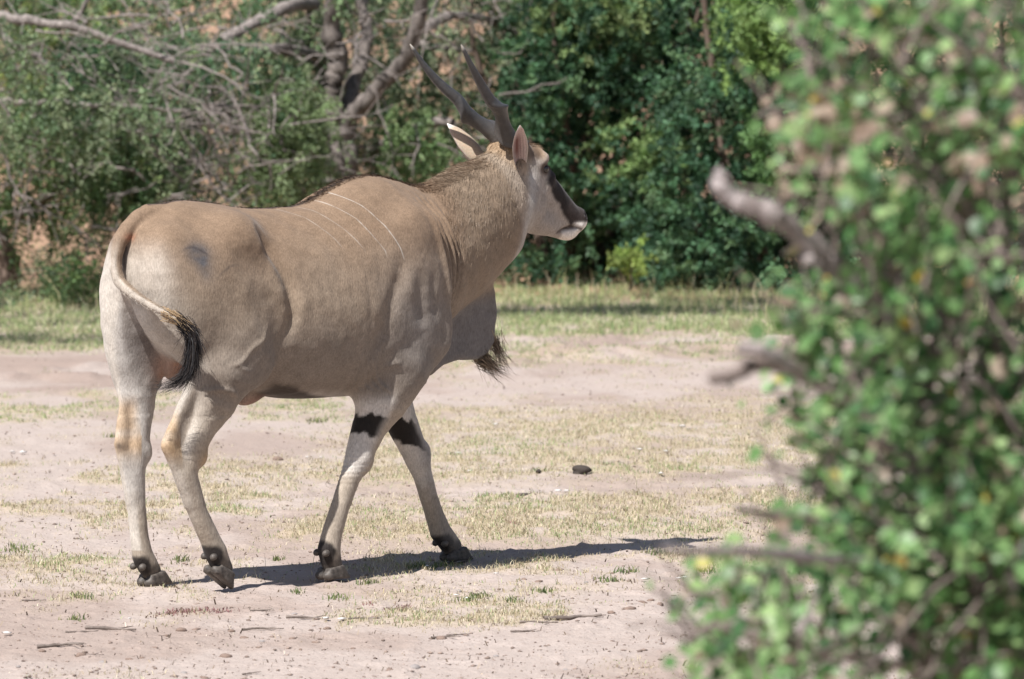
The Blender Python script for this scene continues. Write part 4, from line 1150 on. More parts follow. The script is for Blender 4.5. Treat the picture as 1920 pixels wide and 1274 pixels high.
def zone(poly, n, Y0, Y1, gap=0.45, sc=(1.6, 1.9), seed=0):
    """n places in a part of a crown, in clumps with gaps; poly is drawn in metres on the plane Y = (Y0+Y1)/2"""
    Ym = (Y0 + Y1) / 2
    W = np.array([at(a, b, Ym) for a, b in poly])[:, [0, 2]]
    lo, hi = W.min(0), W.max(0)
    out = []
    k = 0
    while k < n:
        q = lo + (hi - lo) * rng.random((n * 3, 2))
        Y = Y0 + (Y1 - Y0) * rng.random(n * 3)
        ok = in_poly(q[:, 0], q[:, 1], W) & (fbm(q[:, 0] * sc[0] + seed + Y * 0.7, q[:, 1] * sc[1] + Y * 1.3 + seed * 2, 3) > gap)
        z = np.stack([q[:, 0], Y, q[:, 1]], 1)[ok]
        out.append(z); k += len(z)
    return np.concatenate(out)[:n]

G_ac = [(0.075, 0.135, 0.06), (0.12, 0.19, 0.085), (0.165, 0.23, 0.115), (0.042, 0.08, 0.042), (0.23, 0.275, 0.15), (0.125, 0.155, 0.10)]
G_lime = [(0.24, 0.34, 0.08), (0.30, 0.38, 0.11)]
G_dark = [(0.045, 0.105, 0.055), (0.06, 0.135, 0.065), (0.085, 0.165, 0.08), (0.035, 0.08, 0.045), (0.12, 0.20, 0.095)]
G_grey = [(0.25, 0.21, 0.17), (0.20, 0.165, 0.14), (0.30, 0.26, 0.22)]

def rnd_dirs(n, bias, jit):
    return np.tile(np.array(bias, float), (n, 1)) + rng.normal(size=(n, 3)) * jit

# ---- thorn tree with the forked trunk, behind the antelope's back
Yt = 49.4
zb = float(rise(0, np.array([Yt]))[()] if np.ndim(rise(0, Yt)) == 0 else 0.5)
zb = float(rise(0.0, Yt))
t1 = empty('thorn_tree', (at(640, 300, Yt)[0], Yt, zb))
tag(t1, 'grey thorn tree with a thick forked trunk and feathery green branches', 'tree')
def sub(pts, o):
    return [np.array(p) - np.array(o.location) for p in pts]
def limbs(o, rows, mat, name='branch'):
    for (pp, r0, r1) in rows:
        limb(name, sub([at(a, b, Y) for a, b, Y in pp], o), r0, r1, mat, o)
tb = at(640, 300, Yt)
limbs(t1, [([(628, 440, 49.4), (630, 380, 49.4), (636, 320, 49.4), (628, 250, 49.4), (640, 222, 49.4)], 0.185, 0.145)], m_bark_grey, 'trunk')
limbs(t1, [
    ([(632, 245, 49.4), (618, 190, 49.4), (640, 130, 49.4), (634, 60, 49.3), (642, -60, 49.1), (630, -300, 48.9)], 0.105, 0.06),
    ([(645, 235, 49.4), (690, 185, 49.2), (735, 130, 49.0), (775, 50, 48.8), (800, -60, 48.6), (830, -250, 48.4)], 0.07, 0.045),
    ([(650, 240, 49.4), (668, 150, 49.6), (690, 60, 49.8), (688, -40, 50.0), (720, -220, 50.2)], 0.07, 0.04)], m_bark_grey)
limbs(t1, [
    ([(620, 205, 52), (600, 110, 51.4), (585, 70, 51), (590, 10, 50.6), (560, -60, 50.4)], 0.05, 0.03),
    ([(640, 130, 52), (560, 95, 50), (470, 90, 48.8), (330, 85, 48.4), (240, 92, 48.2)], 0.055, 0.03),
    ([(590, 8, 50), (540, 12, 49), (470, 40, 48.6), (412, 68, 48.4)], 0.050, 0.045),
    ([(610, 190, 51.5), (520, 195, 49.5), (430, 205, 48.6), (350, 212, 48.4)], 0.045, 0.02),
    ([(690, 300, 51), (730, 270, 50.6), (790, 240, 50.2), (850, 232, 50)], 0.055, 0.035),
    ([(700, 312, 50.5), (745, 285, 50.3), (770, 262, 50.2)], 0.04, 0.03),
    ([(775, 60, 48.9), (850, 30, 49.5), (930, 40, 50.6), (1010, 80, 50.4)], 0.05, 0.02),
    ([(760, 80, 51.5), (840, 95, 51), (900, 110, 50.8)], 0.04, 0.02),
    ([(600, 150, 51), (560, 170, 50.5), (520, 160, 50)], 0.035, 0.015),
    ([(330, 260, 49.6), (390, 215, 49.6), (440, 180, 49.7)], 0.03, 0.025)], m_bark_dead)
out = []
def fill(poly, n, Y0, Y1, ln, per, leaf, droop, cols, bias=(0, -0.2, -0.6), jit=0.7, gap=0.45, sc=(1.6, 1.9), seed=0, o=None, tgt=None):
    r = zone(poly, n, Y0, Y1, gap, sc, seed) - np.array(o.location)
    sprays(r, rnd_dirs(n, bias, jit), ln * (0.6 + 0.8 * rng.random(n)), per, leaf, droop, cols, tgt)
main = [(110, 40), (560, 30), (590, 150), (560, 300), (540, 350), (400, 370), (290, 360), (200, 300), (120, 200)]
fill(main, 720, 48.6, 51.5, 0.34, 46, 0.044, 0.35, G_ac, gap=0.53, sc=(1.0, 1.3), seed=1, o=t1, tgt=out)
fill([(480, 160), (590, 150), (605, 240), (585, 330), (520, 320)], 260, 47.6, 48.8, 0.34, 46, 0.044, 0.45, [(0.16, 0.22, 0.10), (0.21, 0.26, 0.135)], gap=0.3, seed=5, o=t1, tgt=out)
fill([(560, -80), (960, -80), (990, 60), (960, 250), (840, 350), (620, 350), (560, 200)], 900, 50.5, 53.5, 0.30, 44, 0.042, 0.25, [(0.11, 0.165, 0.085), (0.16, 0.21, 0.12), (0.07, 0.11, 0.06), (0.22, 0.25, 0.16)], gap=0.44, seed=8, o=t1, tgt=out)
fill([(720, 210), (840, 210), (880, 330), (800, 350), (700, 340)], 160, 49.6, 50.4, 0.26, 40, 0.040, 0.3, [(0.12, 0.20, 0.08), (0.18, 0.25, 0.11)], gap=0.4, seed=9, o=t1, tgt=out)
fill([(-60, -450), (1000, -450), (960, 20), (-60, 20)], 900, 49, 53.5, 0.36, 40, 0.046, 0.3, G_ac, gap=0.42, seed=3, o=t1, tgt=out)
fill([(120, 70), (480, 60), (560, 180), (500, 330), (300, 340), (160, 260)], 300, 46.9, 48.2, 0.32, 44, 0.042, 0.45, G_ac + G_dark[:3], gap=0.55, sc=(1.1, 1.4), seed=15, o=t1, tgt=out)
crown('crown', out, t1)
out = []
fill([(540, -20), (960, -20), (960, 260), (800, 330), (660, 330), (540, 200)], 260, 50.2, 53, 0.30, 24, 0.030, 0.2, G_grey, bias=(0.1, 0, -0.1), jit=0.9, gap=0.46, seed=12, o=t1, tgt=out)
fill([(0, 60), (420, 120), (400, 240), (0, 230)], 150, 48.8, 50.4, 0.32, 22, 0.028, 0.2, G_grey, bias=(0.1, 0, -0.3), jit=0.9, gap=0.46, seed=13, o=t1, tgt=out)
tag(crown('dead_twigs', out, t1), 'dry greyish twigs and dead leaves')

# ---- thorn tree at the far left, its branches hanging low
t2 = empty('thorn_tree', (at(20, 520, 49)[0], 49.0, float(rise(0.0, 49.0))))
tag(t2, 'leaning thorn tree with a dark trunk beside the orange soil, branches hanging low', 'tree')
limbs(t2, [([(12, 605, 48.6), (10, 560, 48.6), (18, 500, 48.6), (-10, 420, 48.6), (-60, 300, 48.5), (-90, 100, 48.5)], 0.095, 0.07)], m_bark_brown, 'trunk')
limbs(t2, [
    ([(-60, 300, 48.5), (20, 395, 48.4), (120, 330, 48.3), (230, 250, 48.2), (330, 190, 48.1)], 0.05, 0.02)], m_bark_brown)
limbs(t2, [
    ([(-120, 20, 47.4), (0, 36, 47.0), (70, 48, 46.9), (130, 55, 46.8), (200, 80, 46.8), (330, 122, 46.8)], 0.045, 0.022),
    ([(-100, 150, 47.6), (0, 190, 47.2), (110, 195, 47.0), (190, 200, 46.9), (345, 210, 46.8)], 0.034, 0.018),
    ([(0, 60, 48.2), (60, 95, 48), (110, 130, 47.9), (160, 150, 47.9)], 0.025, 0.012),
    ([(130, 55, 48), (160, 20, 47.9), (200, -30, 47.8)], 0.025, 0.015),
    ([(190, 200, 48.1), (230, 250, 48), (250, 290, 48)], 0.02, 0.01),
    ([(340, 215, 48), (380, 235, 48), (400, 300, 48.1)], 0.02, 0.01)], m_bark_dead)
out = []
fill([(-120, 60), (80, 90), (240, 230), (300, 370), (230, 410), (160, 390), (100, 420), (40, 410), (0, 450), (-120, 470)], 430, 46.9, 49.4, 0.34, 46, 0.044, 0.5, [(0.09, 0.15, 0.055), (0.13, 0.20, 0.075), (0.06, 0.105, 0.045), (0.20, 0.26, 0.11), (0.17, 0.22, 0.09)], gap=0.52, sc=(1.0, 1.3), seed=21, o=t2, tgt=out)
fill([(40, 180), (300, 150), (420, 300), (330, 380), (250, 400), (150, 330)], 330, 47.2, 49.2, 0.32, 46, 0.042, 0.5, G_ac, gap=0.52, sc=(1.0, 1.3), seed=22, o=t2, tgt=out)
fill([(180, 480), (130, 420), (70, 470), (60, 500), (110, 510)], 30, 47.0, 48.5, 0.30, 40, 0.042, 0.5, G_ac, gap=0.3, seed=24, o=t2, tgt=out)
fill([(-400, -300), (120, -300), (40, 60), (-400, 300)], 420, 46.9, 50, 0.36, 40, 0.046, 0.4, G_ac, gap=0.42, seed=23, o=t2, tgt=out)
fill([(-20, 20), (200, 30), (420, 90), (400, 200), (200, 260), (-20, 260)], 170, 46.0, 46.9, 0.30, 44, 0.040, 0.45, [(0.13, 0.19, 0.095), (0.17, 0.23, 0.12), (0.22, 0.26, 0.15), (0.09, 0.14, 0.07)], gap=0.56, sc=(1.1, 1.4), seed=25, o=t2, tgt=out)
crown('crown', out, t2)

def twiglets(o, poly, n, Y0, Y1, ln, r, mat, seed, bias=(0.6, 0, -0.2)):
    W = zone(poly, n, Y0, Y1, 0.42, seed=seed) - np.array(o.location)
    VV, FF, k = [], [], 0
    for p in W:
        d = np.array(bias) * rng.choice((-1, 1)) + rng.normal(size=3) * 0.6; d /= np.linalg.norm(d)
        m = 6; s_ = np.linspace(0, 1, m)[:, None]; l_ = ln * (0.4 + 1.2 * rng.random())
        q = p + d * s_ * l_ + np.cumsum(rng.normal(size=(m, 3)), 0) * l_ * 0.045
        rr = r * (0.5 + rng.random())
        V, F = tube(q, np.linspace(rr, rr * 0.35, m), 5); VV.append(V); FF.append(F + k); k += len(V)
        for j in (2, 3, 4):
            d2 = d + rng.normal(size=3) * 0.8; d2 /= np.linalg.norm(d2)
            q2 = q[j] + d2 * np.linspace(0, 1, 4)[:, None] * l_ * 0.4
            V, F = tube(q2, np.linspace(rr * 0.5, rr * 0.2, 4), 4); VV.append(V); FF.append(F + k); k += len(V)
    x = link('twigs', mesh_np('twigs', np.concatenate(VV), np.concatenate(FF), mat), o)
    x['kind'] = 'stuff'
twiglets(t2, [(-20, 0), (420, 40), (430, 260), (200, 240), (-20, 260)], 110, 46.0, 47.6, 0.5, 0.008, m_bark_dead, 81)
twiglets(t2, [(-20, 200), (250, 200), (240, 420), (-20, 450)], 40, 46.8, 48.4, 0.5, 0.010, m_bark_dead, 82)
twiglets(t1, [(380, 0), (960, -20), (960, 220), (820, 330), (560, 340), (400, 250)], 90, 47.8, 51, 0.45, 0.009, m_bark_dead, 83)
twiglets(t1, [(240, 180), (560, 180), (560, 360), (260, 380)], 80, 46.8, 48.5, 0.5, 0.010, m_bark_dead, 84)

# ---- brown-trunked tree farther back, lit yellow-green leaves round it
t3 = empty('slender_tree', (at(58, 300, 58)[0], 58.0, float(rise(0.0, 58.0))))
tag(t3, 'slender tree with a reddish brown trunk and lime green leaves further back', 'tree')
limbs(t3, [([(60, 400, 58), (62, 300, 58), (58, 240, 58), (64, 170, 58), (52, 60, 58), (40, -120, 58)], 0.085, 0.06)], m_bark_brown, 'trunk')
limbs(t3, [([(62, 170, 58), (30, 60, 58), (20, -60, 58)], 0.045, 0.03), ([(58, 120, 58), (110, 20, 58), (150, -100, 58)], 0.045, 0.03)], m_bark_brown)
out = []
fill([(-60, -200), (330, -200), (300, 120), (130, 330), (60, 330), (-60, 300)], 520, 56.5, 60, 0.38, 40, 0.055, 0.3, G_lime + G_ac[:3], gap=0.46, seed=31, o=t3, tgt=out)
crown('crown', out, t3)

# ---- bushes
def bush(polys, o, label, name='leafy_bush', stems=6, base_px=(1200, 530), Yb=50.0, mat=m_bark_brown, top=-60):
    tag(o, label, 'bush')
    for i in range(stems):
        a = base_px[0] + rng.normal() * 30
        e = base_px[0] + (i - (stems - 1) / 2) * 120 / max(1, stems / 4) + rng.normal() * 20
        limb('stem', sub([at(a, base_px[1], Yb), at(a * .6 + e * .4, base_px[1] - 150, Yb + rng.normal() * .3), at(e, top + 120, Yb + rng.normal() * .5), at(e + rng.normal() * 40, top - 60, Yb + rng.normal() * .5)], o), 0.045, 0.015, mat, o, 7)
    out = []
    for (poly, n, Y0, Y1, ln, per, leaf, droop, cols, gap, seed) in polys:
        fill(poly, n, Y0, Y1, ln, per, leaf, droop, cols, bias=(-0.1, -0.4, 0.05), jit=0.7, gap=gap, sc=(2.2, 2.4), seed=seed, o=o, tgt=out)
    crown('foliage', out, o)
    return o
b1 = empty('leafy_bush', (at(1120, 520, 50.6)[0], 50.6, float(rise(0.0, 50.6))))
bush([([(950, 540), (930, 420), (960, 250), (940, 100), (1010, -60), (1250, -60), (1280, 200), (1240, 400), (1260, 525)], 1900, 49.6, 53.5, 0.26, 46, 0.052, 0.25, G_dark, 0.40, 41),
      ([(1040, -500), (1260, -500), (1260, 20), (1000, 40)], 420, 49.8, 52.5, 0.30, 40, 0.055, 0.2, G_dark, 0.40, 44),
      ([(1000, -40), (1240, -40), (1220, 120), (1010, 110)], 200, 49.6, 50.8, 0.24, 40, 0.045, 0.25, [(0.15, 0.21, 0.08), (0.20, 0.25, 0.10)], 0.45, 42),  # this patch and the next: sunlight painted as paler leaf colours
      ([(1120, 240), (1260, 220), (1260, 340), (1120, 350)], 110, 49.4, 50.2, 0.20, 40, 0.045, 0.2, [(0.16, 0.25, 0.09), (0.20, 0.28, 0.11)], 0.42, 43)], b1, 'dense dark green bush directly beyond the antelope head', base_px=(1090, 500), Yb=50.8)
b2 = empty('leafy_bush', (at(1390, 515, 49.8)[0], 49.8, float(rise(0.0, 49.8))))
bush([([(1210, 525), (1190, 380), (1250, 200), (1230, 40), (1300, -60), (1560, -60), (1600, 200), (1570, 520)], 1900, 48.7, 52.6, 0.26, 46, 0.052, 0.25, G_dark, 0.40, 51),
      ([(1280, -500), (1900, -500), (1900, 20), (1250, 20)], 520, 49, 52, 0.30, 40, 0.055, 0.2, G_dark, 0.40, 56),
      ([(1340, -40), (1480, -40), (1470, 150), (1350, 130)], 190, 48.6, 49.6, 0.26, 44, 0.048, 0.2, [(0.22, 0.32, 0.10), (0.17, 0.26, 0.085)], 0.38, 52),  # these last two patches have lighter leaves painted to look sunlit
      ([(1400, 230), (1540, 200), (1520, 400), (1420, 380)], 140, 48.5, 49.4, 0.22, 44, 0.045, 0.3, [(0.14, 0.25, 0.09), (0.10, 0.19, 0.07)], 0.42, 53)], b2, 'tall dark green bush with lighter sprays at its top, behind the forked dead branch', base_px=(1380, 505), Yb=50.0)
b3 = empty('leafy_bush', (at(1760, 510, 51)[0], 51.0, float(rise(0.0, 51.0))))
bush([([(1520, 520), (1540, 200), (1540, -60), (2350, -60), (2400, 300), (2350, 520)], 1300, 50, 53, 0.28, 44, 0.055, 0.25, G_dark, 0.44, 61)], b3, 'dark green bush seen only through the gaps of the near shrub', base_px=(1850, 500), Yb=51.3)
# low growth at the foot of the bushes
b4 = empty('sapling', (at(1180, 515, 48.3)[0], 48.3, float(rise(0.0, 48.3))))
tag(b4, 'small bright green sapling at the foot of the dark bush', 'sapling')
limb('stem', sub([at(1180, 545, 48.3), at(1178, 500, 48.3), at(1182, 470, 48.3)], b4), 0.012, 0.005, m_bark_brown, b4, 6)
out = []
fill([(1155, 520), (1160, 470), (1200, 465), (1215, 520)], 24, 48.1, 48.5, 0.14, 30, 0.045, 0.2, G_lime, bias=(0, -.2, .3), gap=0.0, seed=71, o=b4, tgt=out)
crown('foliage', out, b4)
b5 = empty('low_shrub', (at(140, 550, 46.6)[0], 46.6, 0.0))
tag(b5, 'low green shrub on the orange soil left of the antelope', 'shrub')
limb('stem', sub([at(150, 585, 46.6), at(140, 550, 46.6), at(120, 520, 46.6)], b5), 0.014, 0.006, m_bark_brown, b5, 6)
out = []
fill([(90, 560), (110, 505), (160, 500), (190, 540), (185, 572), (110, 575)], 45, 46.3, 47, 0.22, 34, 0.042, 0.2, [(0.10, 0.17, 0.06), (0.15, 0.22, 0.08), (0.07, 0.12, 0.05)], bias=(0, -.2, .3), gap=0.3, seed=72, o=b5, tgt=out)
fill([(-40, 590), (-30, 560), (20, 556), (36, 580)], 24, 46.3, 47, 0.18, 34, 0.042, 0.2, G_ac, bias=(0, -.2, .3), gap=0.0, seed=73, o=b5, tgt=out)
crown('foliage', out, b5)
b6 = empty('low_shrub', (at(470, 330, 51)[0], 51.0, float(rise(0.0, 51.0))))
tag(b6, 'lime green shrub lit by the sun below the thorn tree', 'shrub')
limb('stem', sub([at(490, 420, 51), at(490, 360, 51), at(492, 290, 51)], b6), 0.014, 0.006, m_bark_brown, b6, 6)
out = []
fill([(478, 390), (484, 285), (500, 285), (508, 390)], 26, 50.9, 51.2, 0.20, 34, 0.045, 0.2, G_lime, bias=(0, -.2, .1), gap=0.0, seed=74, o=b6, tgt=out)
fill([(530, 400), (560, 350), (800, 350), (860, 300), (900, 380), (900, 420)], 90, 50.6, 51.6, 0.24, 34, 0.042, 0.2, [(0.10, 0.15, 0.06), (0.14, 0.19, 0.08)], bias=(0, -.2, .1), gap=0.3, seed=75, o=b6, tgt=out)
crown('foliage', out, b6)

# ---- scrub on the slope behind, one mass
sc_ = empty('scrub_slope', (0, 62, float(rise(0.0, 62.0))))
out = []
def slope_zone(n, X0, X1, Y0, Y1, h):
    X = X0 + (X1 - X0) * rng.random(n); Y = Y0 + (Y1 - Y0) * rng.random(n)
    ok = fbm(X * 0.55 + 4, Y * 0.35, 3) > 0.44
    X, Y = X[ok], Y[ok]
    Z = rise(X, Y) + h * rng.random(len(X)) ** 1.3 * (0.4 + 1.2 * fbm(X * 0.9, Y * 0.6 + 8, 2))
    return np.stack([X, Y, Z], 1) - np.array(sc_.location)
r_ = slope_zone(6500, -11, 12, 55.5, 72, 3.0)
sprays(r_, rnd_dirs(len(r_), (0, -.3, .1), .7), 0.45 * (0.6 + 0.8 * rng.random(len(r_))), 26, 0.075, 0.2, G_ac + G_dark + G_grey, out)
so = crown('scrub', out, sc_)
so.parent = None; so.location = sc_.location
bpy.data.objects.remove(sc_)
tag(so, 'far mixed scrub covering the slope behind the trees', 'scrub', kind='stuff')

# ---- tall acacia outside the picture whose crown shades parts of the far grass
t4 = empty('tall_acacia', (-6.8, 40.0, 0.0))
tag(t4, 'tall umbrella acacia standing left of the clearing, shading the far grass', 'tree')
limb('trunk', [(0, 0, -0.1), (0.1, 0.1, 2.0), (-0.1, 0.2, 4.2), (0.2, 0.3, 6.2)], 0.20, 0.11, m_bark_grey, t4, 10)
for e in ((-1.2, -2.4, 8.0), (1.6, 0.2, 8.0), (3.8, 1.3, 8.1), (5.8, 2.5, 8.2), (0.4, 1.8, 8.4)):
    limb('branch', [(0.2, 0.3, 6.0), (e[0] * .4, e[1] * .45, 7.0), (e[0] * .8, e[1] * .85, 7.7), e], 0.07, 0.02, m_bark_grey, t4, 7)
out = []
for (c, r, n) in (((-1.0, -2.5, 8.1), (1.5, 0.50, 0.35), 460), ((4.0, 1.2, 8.2), (1.5, 0.45, 0.3), 520), ((6.2, 2.6, 8.3), (1.5, 0.55, 0.3), 480), ((1.0, 0.6, 8.4), (1.0, 0.5, 0.4), 90)):
    p = np.array(c) + rng.normal(size=(n, 3)) * np.array(r) * 0.6
    sprays(p, rnd_dirs(n, (0, 0, 0), 1), np.full(n, 0.35), 34, 0.06, 0.1, G_ac, out)
crown('crown', out, t4)

# ================================================================== NEAR SHRUB (out of focus, close to the camera)
YS = 11.0
shrub = empty('round_leaved_shrub', (1.35, YS, 0.0))
tag(shrub, 'round-leaved green shrub with a few yellow leaves close to the camera', 'shrub')
def sat(px, py, Y=YS): return at(px, py, Y) - np.array(shrub.location)
m_bush_bark = bark('shrub_bark', (0.10, 0.075, 0.065), (0.30, 0.245, 0.22), 30)
m_dead = bark('bleached_branch', (0.14, 0.11, 0.10), (0.40, 0.35, 0.34), 30)
def slimb(pts, r0, r1, mat, name='branch', wob=0.006):
    P = [sat(*p) for p in pts]
    return limb(name, P, r0, r1, mat, shrub, 8, wob)
root = np.array([0.0, 0.2, 0.0])
heads = [((1730, 820, 11.2), (1745, 640, 11.2), (1785, 430, 11.15), (1780, 300, 11.1), (1800, 60, 11.1), (1830, -200, 11.1)),
         ((1900, 900, 11.3), (1885, 600, 11.3), (1900, 420, 11.35), (1930, 200, 11.3), (1960, -100, 11.3)),
         ((1880, 1100, 11.0), (1840, 1000, 10.9), (1810, 950, 10.85), (1700, 880, 10.8), (1560, 800, 10.8)),
         ((1640, 1000, 11.3), (1610, 780, 11.3), (1640, 560, 11.3), (1560, 300, 11.3), (1530, 100, 11.3))]
for h_ in heads:
    Q = [sat(*p) for p in h_]
    lo_ = [root + rng.normal(size=3) * 0.05 * np.array([1, 1, 0]), root * 0.5 + Q[0] * 0.5 + np.array([0, 0, -0.15])]
    limb('stem', lo_ + Q, 0.034, 0.012, m_bush_bark, shrub, 9, 0.008)
for e in ((0.5, 0.5, 2.6), (0.9, 0.1, 2.2), (0.3, -0.3, 2.9), (1.0, 0.6, 1.7), (-0.4, 0.4, 1.0), (0.7, -0.2, 1.2), (0.2, 0.7, 3.2)):
    limb('stem', [root, np.array(e) * 0.5 + np.array([0, 0, -0.1]), np.array(e)], 0.028, 0.008, m_bush_bark, shrub, 8, 0.008)
dead = slimb([(1690, 640, 11.1), (1640, 570, 11.0), (1570, 510, 10.95), (1490, 445, 10.9), (1420, 395, 10.85), (1365, 375, 10.85), (1335, 350, 10.85), (1345, 325, 10.85)], 0.026, 0.016, m_dead, 'dead_branch', 0.003)
slimb([(1570, 510, 10.95), (1520, 490, 10.9), (1495, 480, 10.9)], 0.012, 0.010, m_dead, 'dead_branch', 0.003)
slimb([(1620, 780, 11.2), (1540, 720, 11.0), (1450, 690, 10.9), (1390, 715, 10.85), (1350, 725, 10.85)], 0.016, 0.012, m_bush_bark)
slimb([(1480, 690, 10.9), (1430, 670, 10.85), (1390, 660, 10.85)], 0.012, 0.012, m_dead)
slimb([(1650, 1060, 10.8), (1500, 1050, 10.2), (1350, 1040, 9.9), (1220, 1033, 9.7)], 0.011, 0.007, m_dead)
slimb([(1600, 1000, 11), (1480, 960, 10.9), (1380, 950, 10.85)], 0.012, 0.006, m_bush_bark)
slimb([(1700, 1250, 10.9), (1500, 1200, 10.8), (1340, 1170, 10.75), (1290, 1190, 10.75)], 0.012, 0.005, m_bush_bark)
slimb([(1800, 950, 10.7), (1860, 1000, 10.7), (1890, 1060, 10.7), (1900, 1120, 10.7)], 0.011, 0.008, m_dead)
slimb([(1500, 1190, 10.6), (1520, 1150, 10.6), (1535, 1110, 10.6)], 0.006, 0.004, m_dead)
slimb([(1640, 560, 11.3), (1700, 480, 11.2), (1730, 380, 11.2)], 0.014, 0.008, m_bush_bark)

# where leaves grow: outline at several heights (x towards the right of the clearing)
yy = np.array([-300, 0, 100, 180, 230, 300, 350, 400, 450, 500, 550, 600, 650, 700, 750, 800, 850, 900, 940, 1000, 1050, 1100, 1130, 1200, 1274, 1500, 2300])
xl = np.array([1560, 1505, 1520, 1490, 1475, 1490, 1500, 1540, 1620, 1600, 1525, 1500, 1440, 1420, 1460, 1475, 1580, 1525, 1395, 1435, 1435, 1400, 1310, 1300, 1290, 1340, 1530])
def grow(n, ymin, ymax, xmax, Y0, Y1):
    out = np.zeros((0, 3)); 
    while len(out) < n:
        py = ymin + (ymax - ymin) * rng.random(n * 2); px = 1250 + (xmax - 1250) * rng.random(n * 2); Y = Y0 + (Y1 - Y0) * rng.random(n * 2)
        edge = np.interp(py, yy, xl)
        w = np.stack([(px - 960) / 11425 * YS, Y, 2.4 - (py + 12) / 11425 * YS], 1)
        dens = sstep(-45, 45, px - edge) * (fbm(w[:, 0] * 9 + 3 + Y, w[:, 2] * 9 - 2 * Y, 3) > 0.49)
        hole = np.exp(-(((px - 1505) / 70) ** 2 + ((py - 890) / 45) ** 2)) + np.exp(-(((px - 1600) / 35) ** 2 + ((py - 700) / 30) ** 2)) + 0.9 * np.exp(-(((px - 1845) / 30) ** 2 + ((py - 715) / 25) ** 2)) + 0.8 * np.exp(-(((px - 1850) / 50) ** 2 + ((py - 560) / 40) ** 2)) + 0.75 * np.exp(-(((px - 1500) / 60) ** 2 + ((py - 400) / 80) ** 2)) + np.exp(-(((px - 1735) / 28) ** 2 + ((py - 740) / 80) ** 2)) + 0.9 * np.exp(-(((px - 1785) / 22) ** 2 + ((py - 400) / 75) ** 2)) + np.exp(-(((px - 1560) / 60) ** 2 + ((py - 505) / 45) ** 2)) + 0.9 * np.exp(-(((px - 1630) / 40) ** 2 + ((py - 565) / 40) ** 2))
        ok = rng.random(n * 2) < dens * (1 - np.clip(hole, 0, 1))
        out = np.concatenate([out, w[ok]])
    return out[:n] - np.array(shrub.location)
def leaf_shape(n=8):
    """round leaf with a short stalk, slightly cupped; unit length along x"""
    V = [(0.5, 0, 0.0)]
    for i in range(n):
        a = 2 * math.pi * i / n
        x, y = 0.5 - 0.5 * math.cos(a), 0.46 * math.sin(a)
        V.append((x, y * (1.08 - 0.25 * x), 0.10 * (y / 0.46) ** 2 - 0.10 * (x - 0.5) ** 2 * 1.2))
    F = [(0, 1 + i, 1 + (i + 1) % n) for i in range(n)]
    return np.array(V), np.array(F)
LV, LF = leaf_shape()
g_cols = np.array([(0.085, 0.18, 0.06), (0.13, 0.245, 0.085), (0.185, 0.30, 0.12), (0.05, 0.11, 0.042), (0.27, 0.38, 0.165), (0.14, 0.24, 0.095)])
m_rleaf = leaf_mat('shrub_leaf', 0.32, 0.42)
def leaf_colours(P):
    n = len(P)
    c = g_cols[rng.integers(0, len(g_cols), n)] * (0.75 + 0.5 * rng.random(n))[:, None]
    px = (P[:, 0] + shrub.location.x) / YS * 11425 + 960; py = (2.4 - P[:, 2]) / YS * 11425 - 12
    brown = 0.06 + 0.55 * np.exp(-(((px - 1500) / 75) ** 2 + ((py - 290) / 120) ** 2)) + 0.25 * np.exp(-(((px - 1830) / 90) ** 2 + ((py - 300) / 90) ** 2)) + 0.12 * (py < 250)
    r = rng.random(n)
    b = r < brown
    c[b] = np.array([(0.30, 0.22, 0.17), (0.24, 0.17, 0.13), (0.36, 0.28, 0.22)])[rng.integers(0, 3, b.sum())]
    ylw = (r > 0.984)
    c[ylw] = np.array([(0.50, 0.36, 0.06), (0.48, 0.28, 0.09), (0.42, 0.37, 0.09)])[rng.integers(0, 3, ylw.sum())]
    sz[ylw] *= 0.75
    return c
def frames(n):
    nrm = rng.normal(size=(n, 3)) * 0.7 + np.array([-0.45, -0.55, 0.75]); nrm /= np.linalg.norm(nrm, axis=1, keepdims=True)
    a = np.cross(nrm, rng.normal(size=(n, 3))); a /= np.linalg.norm(a, axis=1, keepdims=True)
    return a, np.cross(nrm, a), nrm
# thin bare twigs all through it
VV, FF, kk = [], [], 0
for p in np.concatenate([grow(330, -40, 1300, 1960, 10.6, 11.4), grow(200, -300, 2300, 3000, 10.3, 12.2)]):
    d = np.array([-0.4, -0.1, 0.5]) + rng.normal(size=3) * 0.6; d /= np.linalg.norm(d)
    q = p - d * 0.12 + d * np.linspace(0, 1, 6)[:, None] * 0.26 + np.cumsum(rng.normal(size=(6, 3)), 0) * 0.008
    rr = 0.003 + 0.004 * rng.random()
    V, F = tube(q, np.linspace(rr, rr * 0.4, 6), 5); VV.append(V); FF.append(F + kk); kk += len(V)
tw_ = link('twigs', mesh_np('twigs', np.concatenate(VV), np.concatenate(FF), m_bush_bark), shrub)
tw_['kind'] = 'stuff'
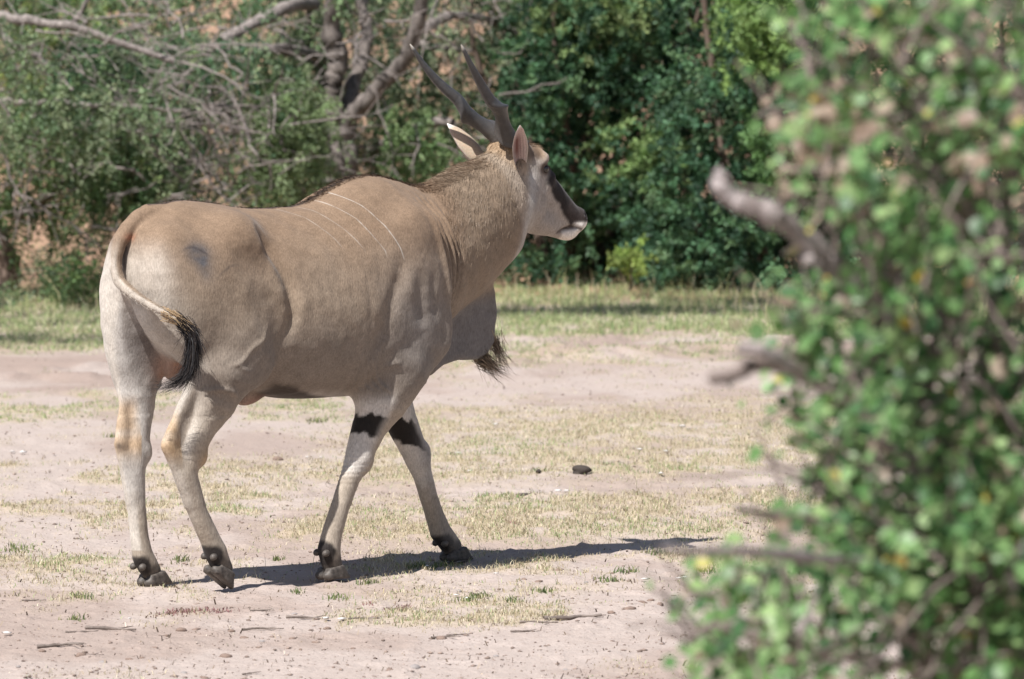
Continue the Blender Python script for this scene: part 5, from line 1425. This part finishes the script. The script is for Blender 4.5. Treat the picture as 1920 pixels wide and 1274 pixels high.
# clusters: leaves gather on short shoots
shoots = np.concatenate([grow(600, -40, 1300, 1960, 10.55, 11.45), grow(1300, -300, 2300, 3000, 10.3, 12.2)])
k = 7
Pl = (shoots[:, None] + rng.normal(size=(len(shoots), k, 3)) * 0.032).reshape(-1, 3)
single = grow(650, -60, 1300, 1960, 10.5, 11.4)
Pl = np.concatenate([Pl, single])
sz = 0.014 + 0.028 * rng.random(len(Pl)) ** 1.2
a, b, c_ = frames(len(Pl))
cl_ = leaf_colours(Pl)
px = (Pl[:, 0] + 1.35) / (Pl[:, 1] + YS) * 11425 + 960; py = (2.4 - Pl[:, 2]) / (Pl[:, 1] + YS) * 11425 - 12
vis = (px > 1200) & (px < 1930) & (py > -20) & (py < 1290)
face = np.abs(c_[:, 1])
score = np.where(vis, sz * (0.4 + face) - 0.012 * (Pl[:, 1] + 0.5), -9)
top = np.argsort(-score)[:300]
rest = np.setdiff1d(np.arange(len(Pl)), top)
V = (Pl[rest][:, None] + sz[rest][:, None, None] * ((LV[:, 0] - 0.5)[None, :, None] * a[rest][:, None] + LV[:, 1][None, :, None] * b[rest][:, None] + LV[:, 2][None, :, None] * c_[rest][:, None])).reshape(-1, 3)
F = (np.arange(len(rest))[:, None, None] * len(LV) + LF[None]).reshape(-1, 3)
fo = link('foliage', mesh_np('foliage', V, F, m_rleaf, smooth=True, colors={'tint': np.repeat(cl_[rest], len(LV), axis=0)}), shrub)
fo['kind'] = 'stuff'
# the leaves that show largest are leaves of their own
pal = {}
from mathutils import Matrix, Vector
for i in top:
    key = tuple(np.round(cl_[i] * 12).astype(int))
    if key not in pal:
        pal[key] = mesh_np('leaf', LV - np.array([0.5, 0, 0]), LF, m_rleaf, colors={'tint': np.tile(cl_[i], (len(LV), 1))})
    o = link('leaf', pal[key], shrub)
    M = Matrix(((a[i][0], b[i][0], c_[i][0]), (a[i][1], b[i][1], c_[i][1]), (a[i][2], b[i][2], c_[i][2])))
    o.matrix_local = Matrix.LocRotScale(Vector(Pl[i]), M.to_quaternion(), Vector((sz[i],) * 3))
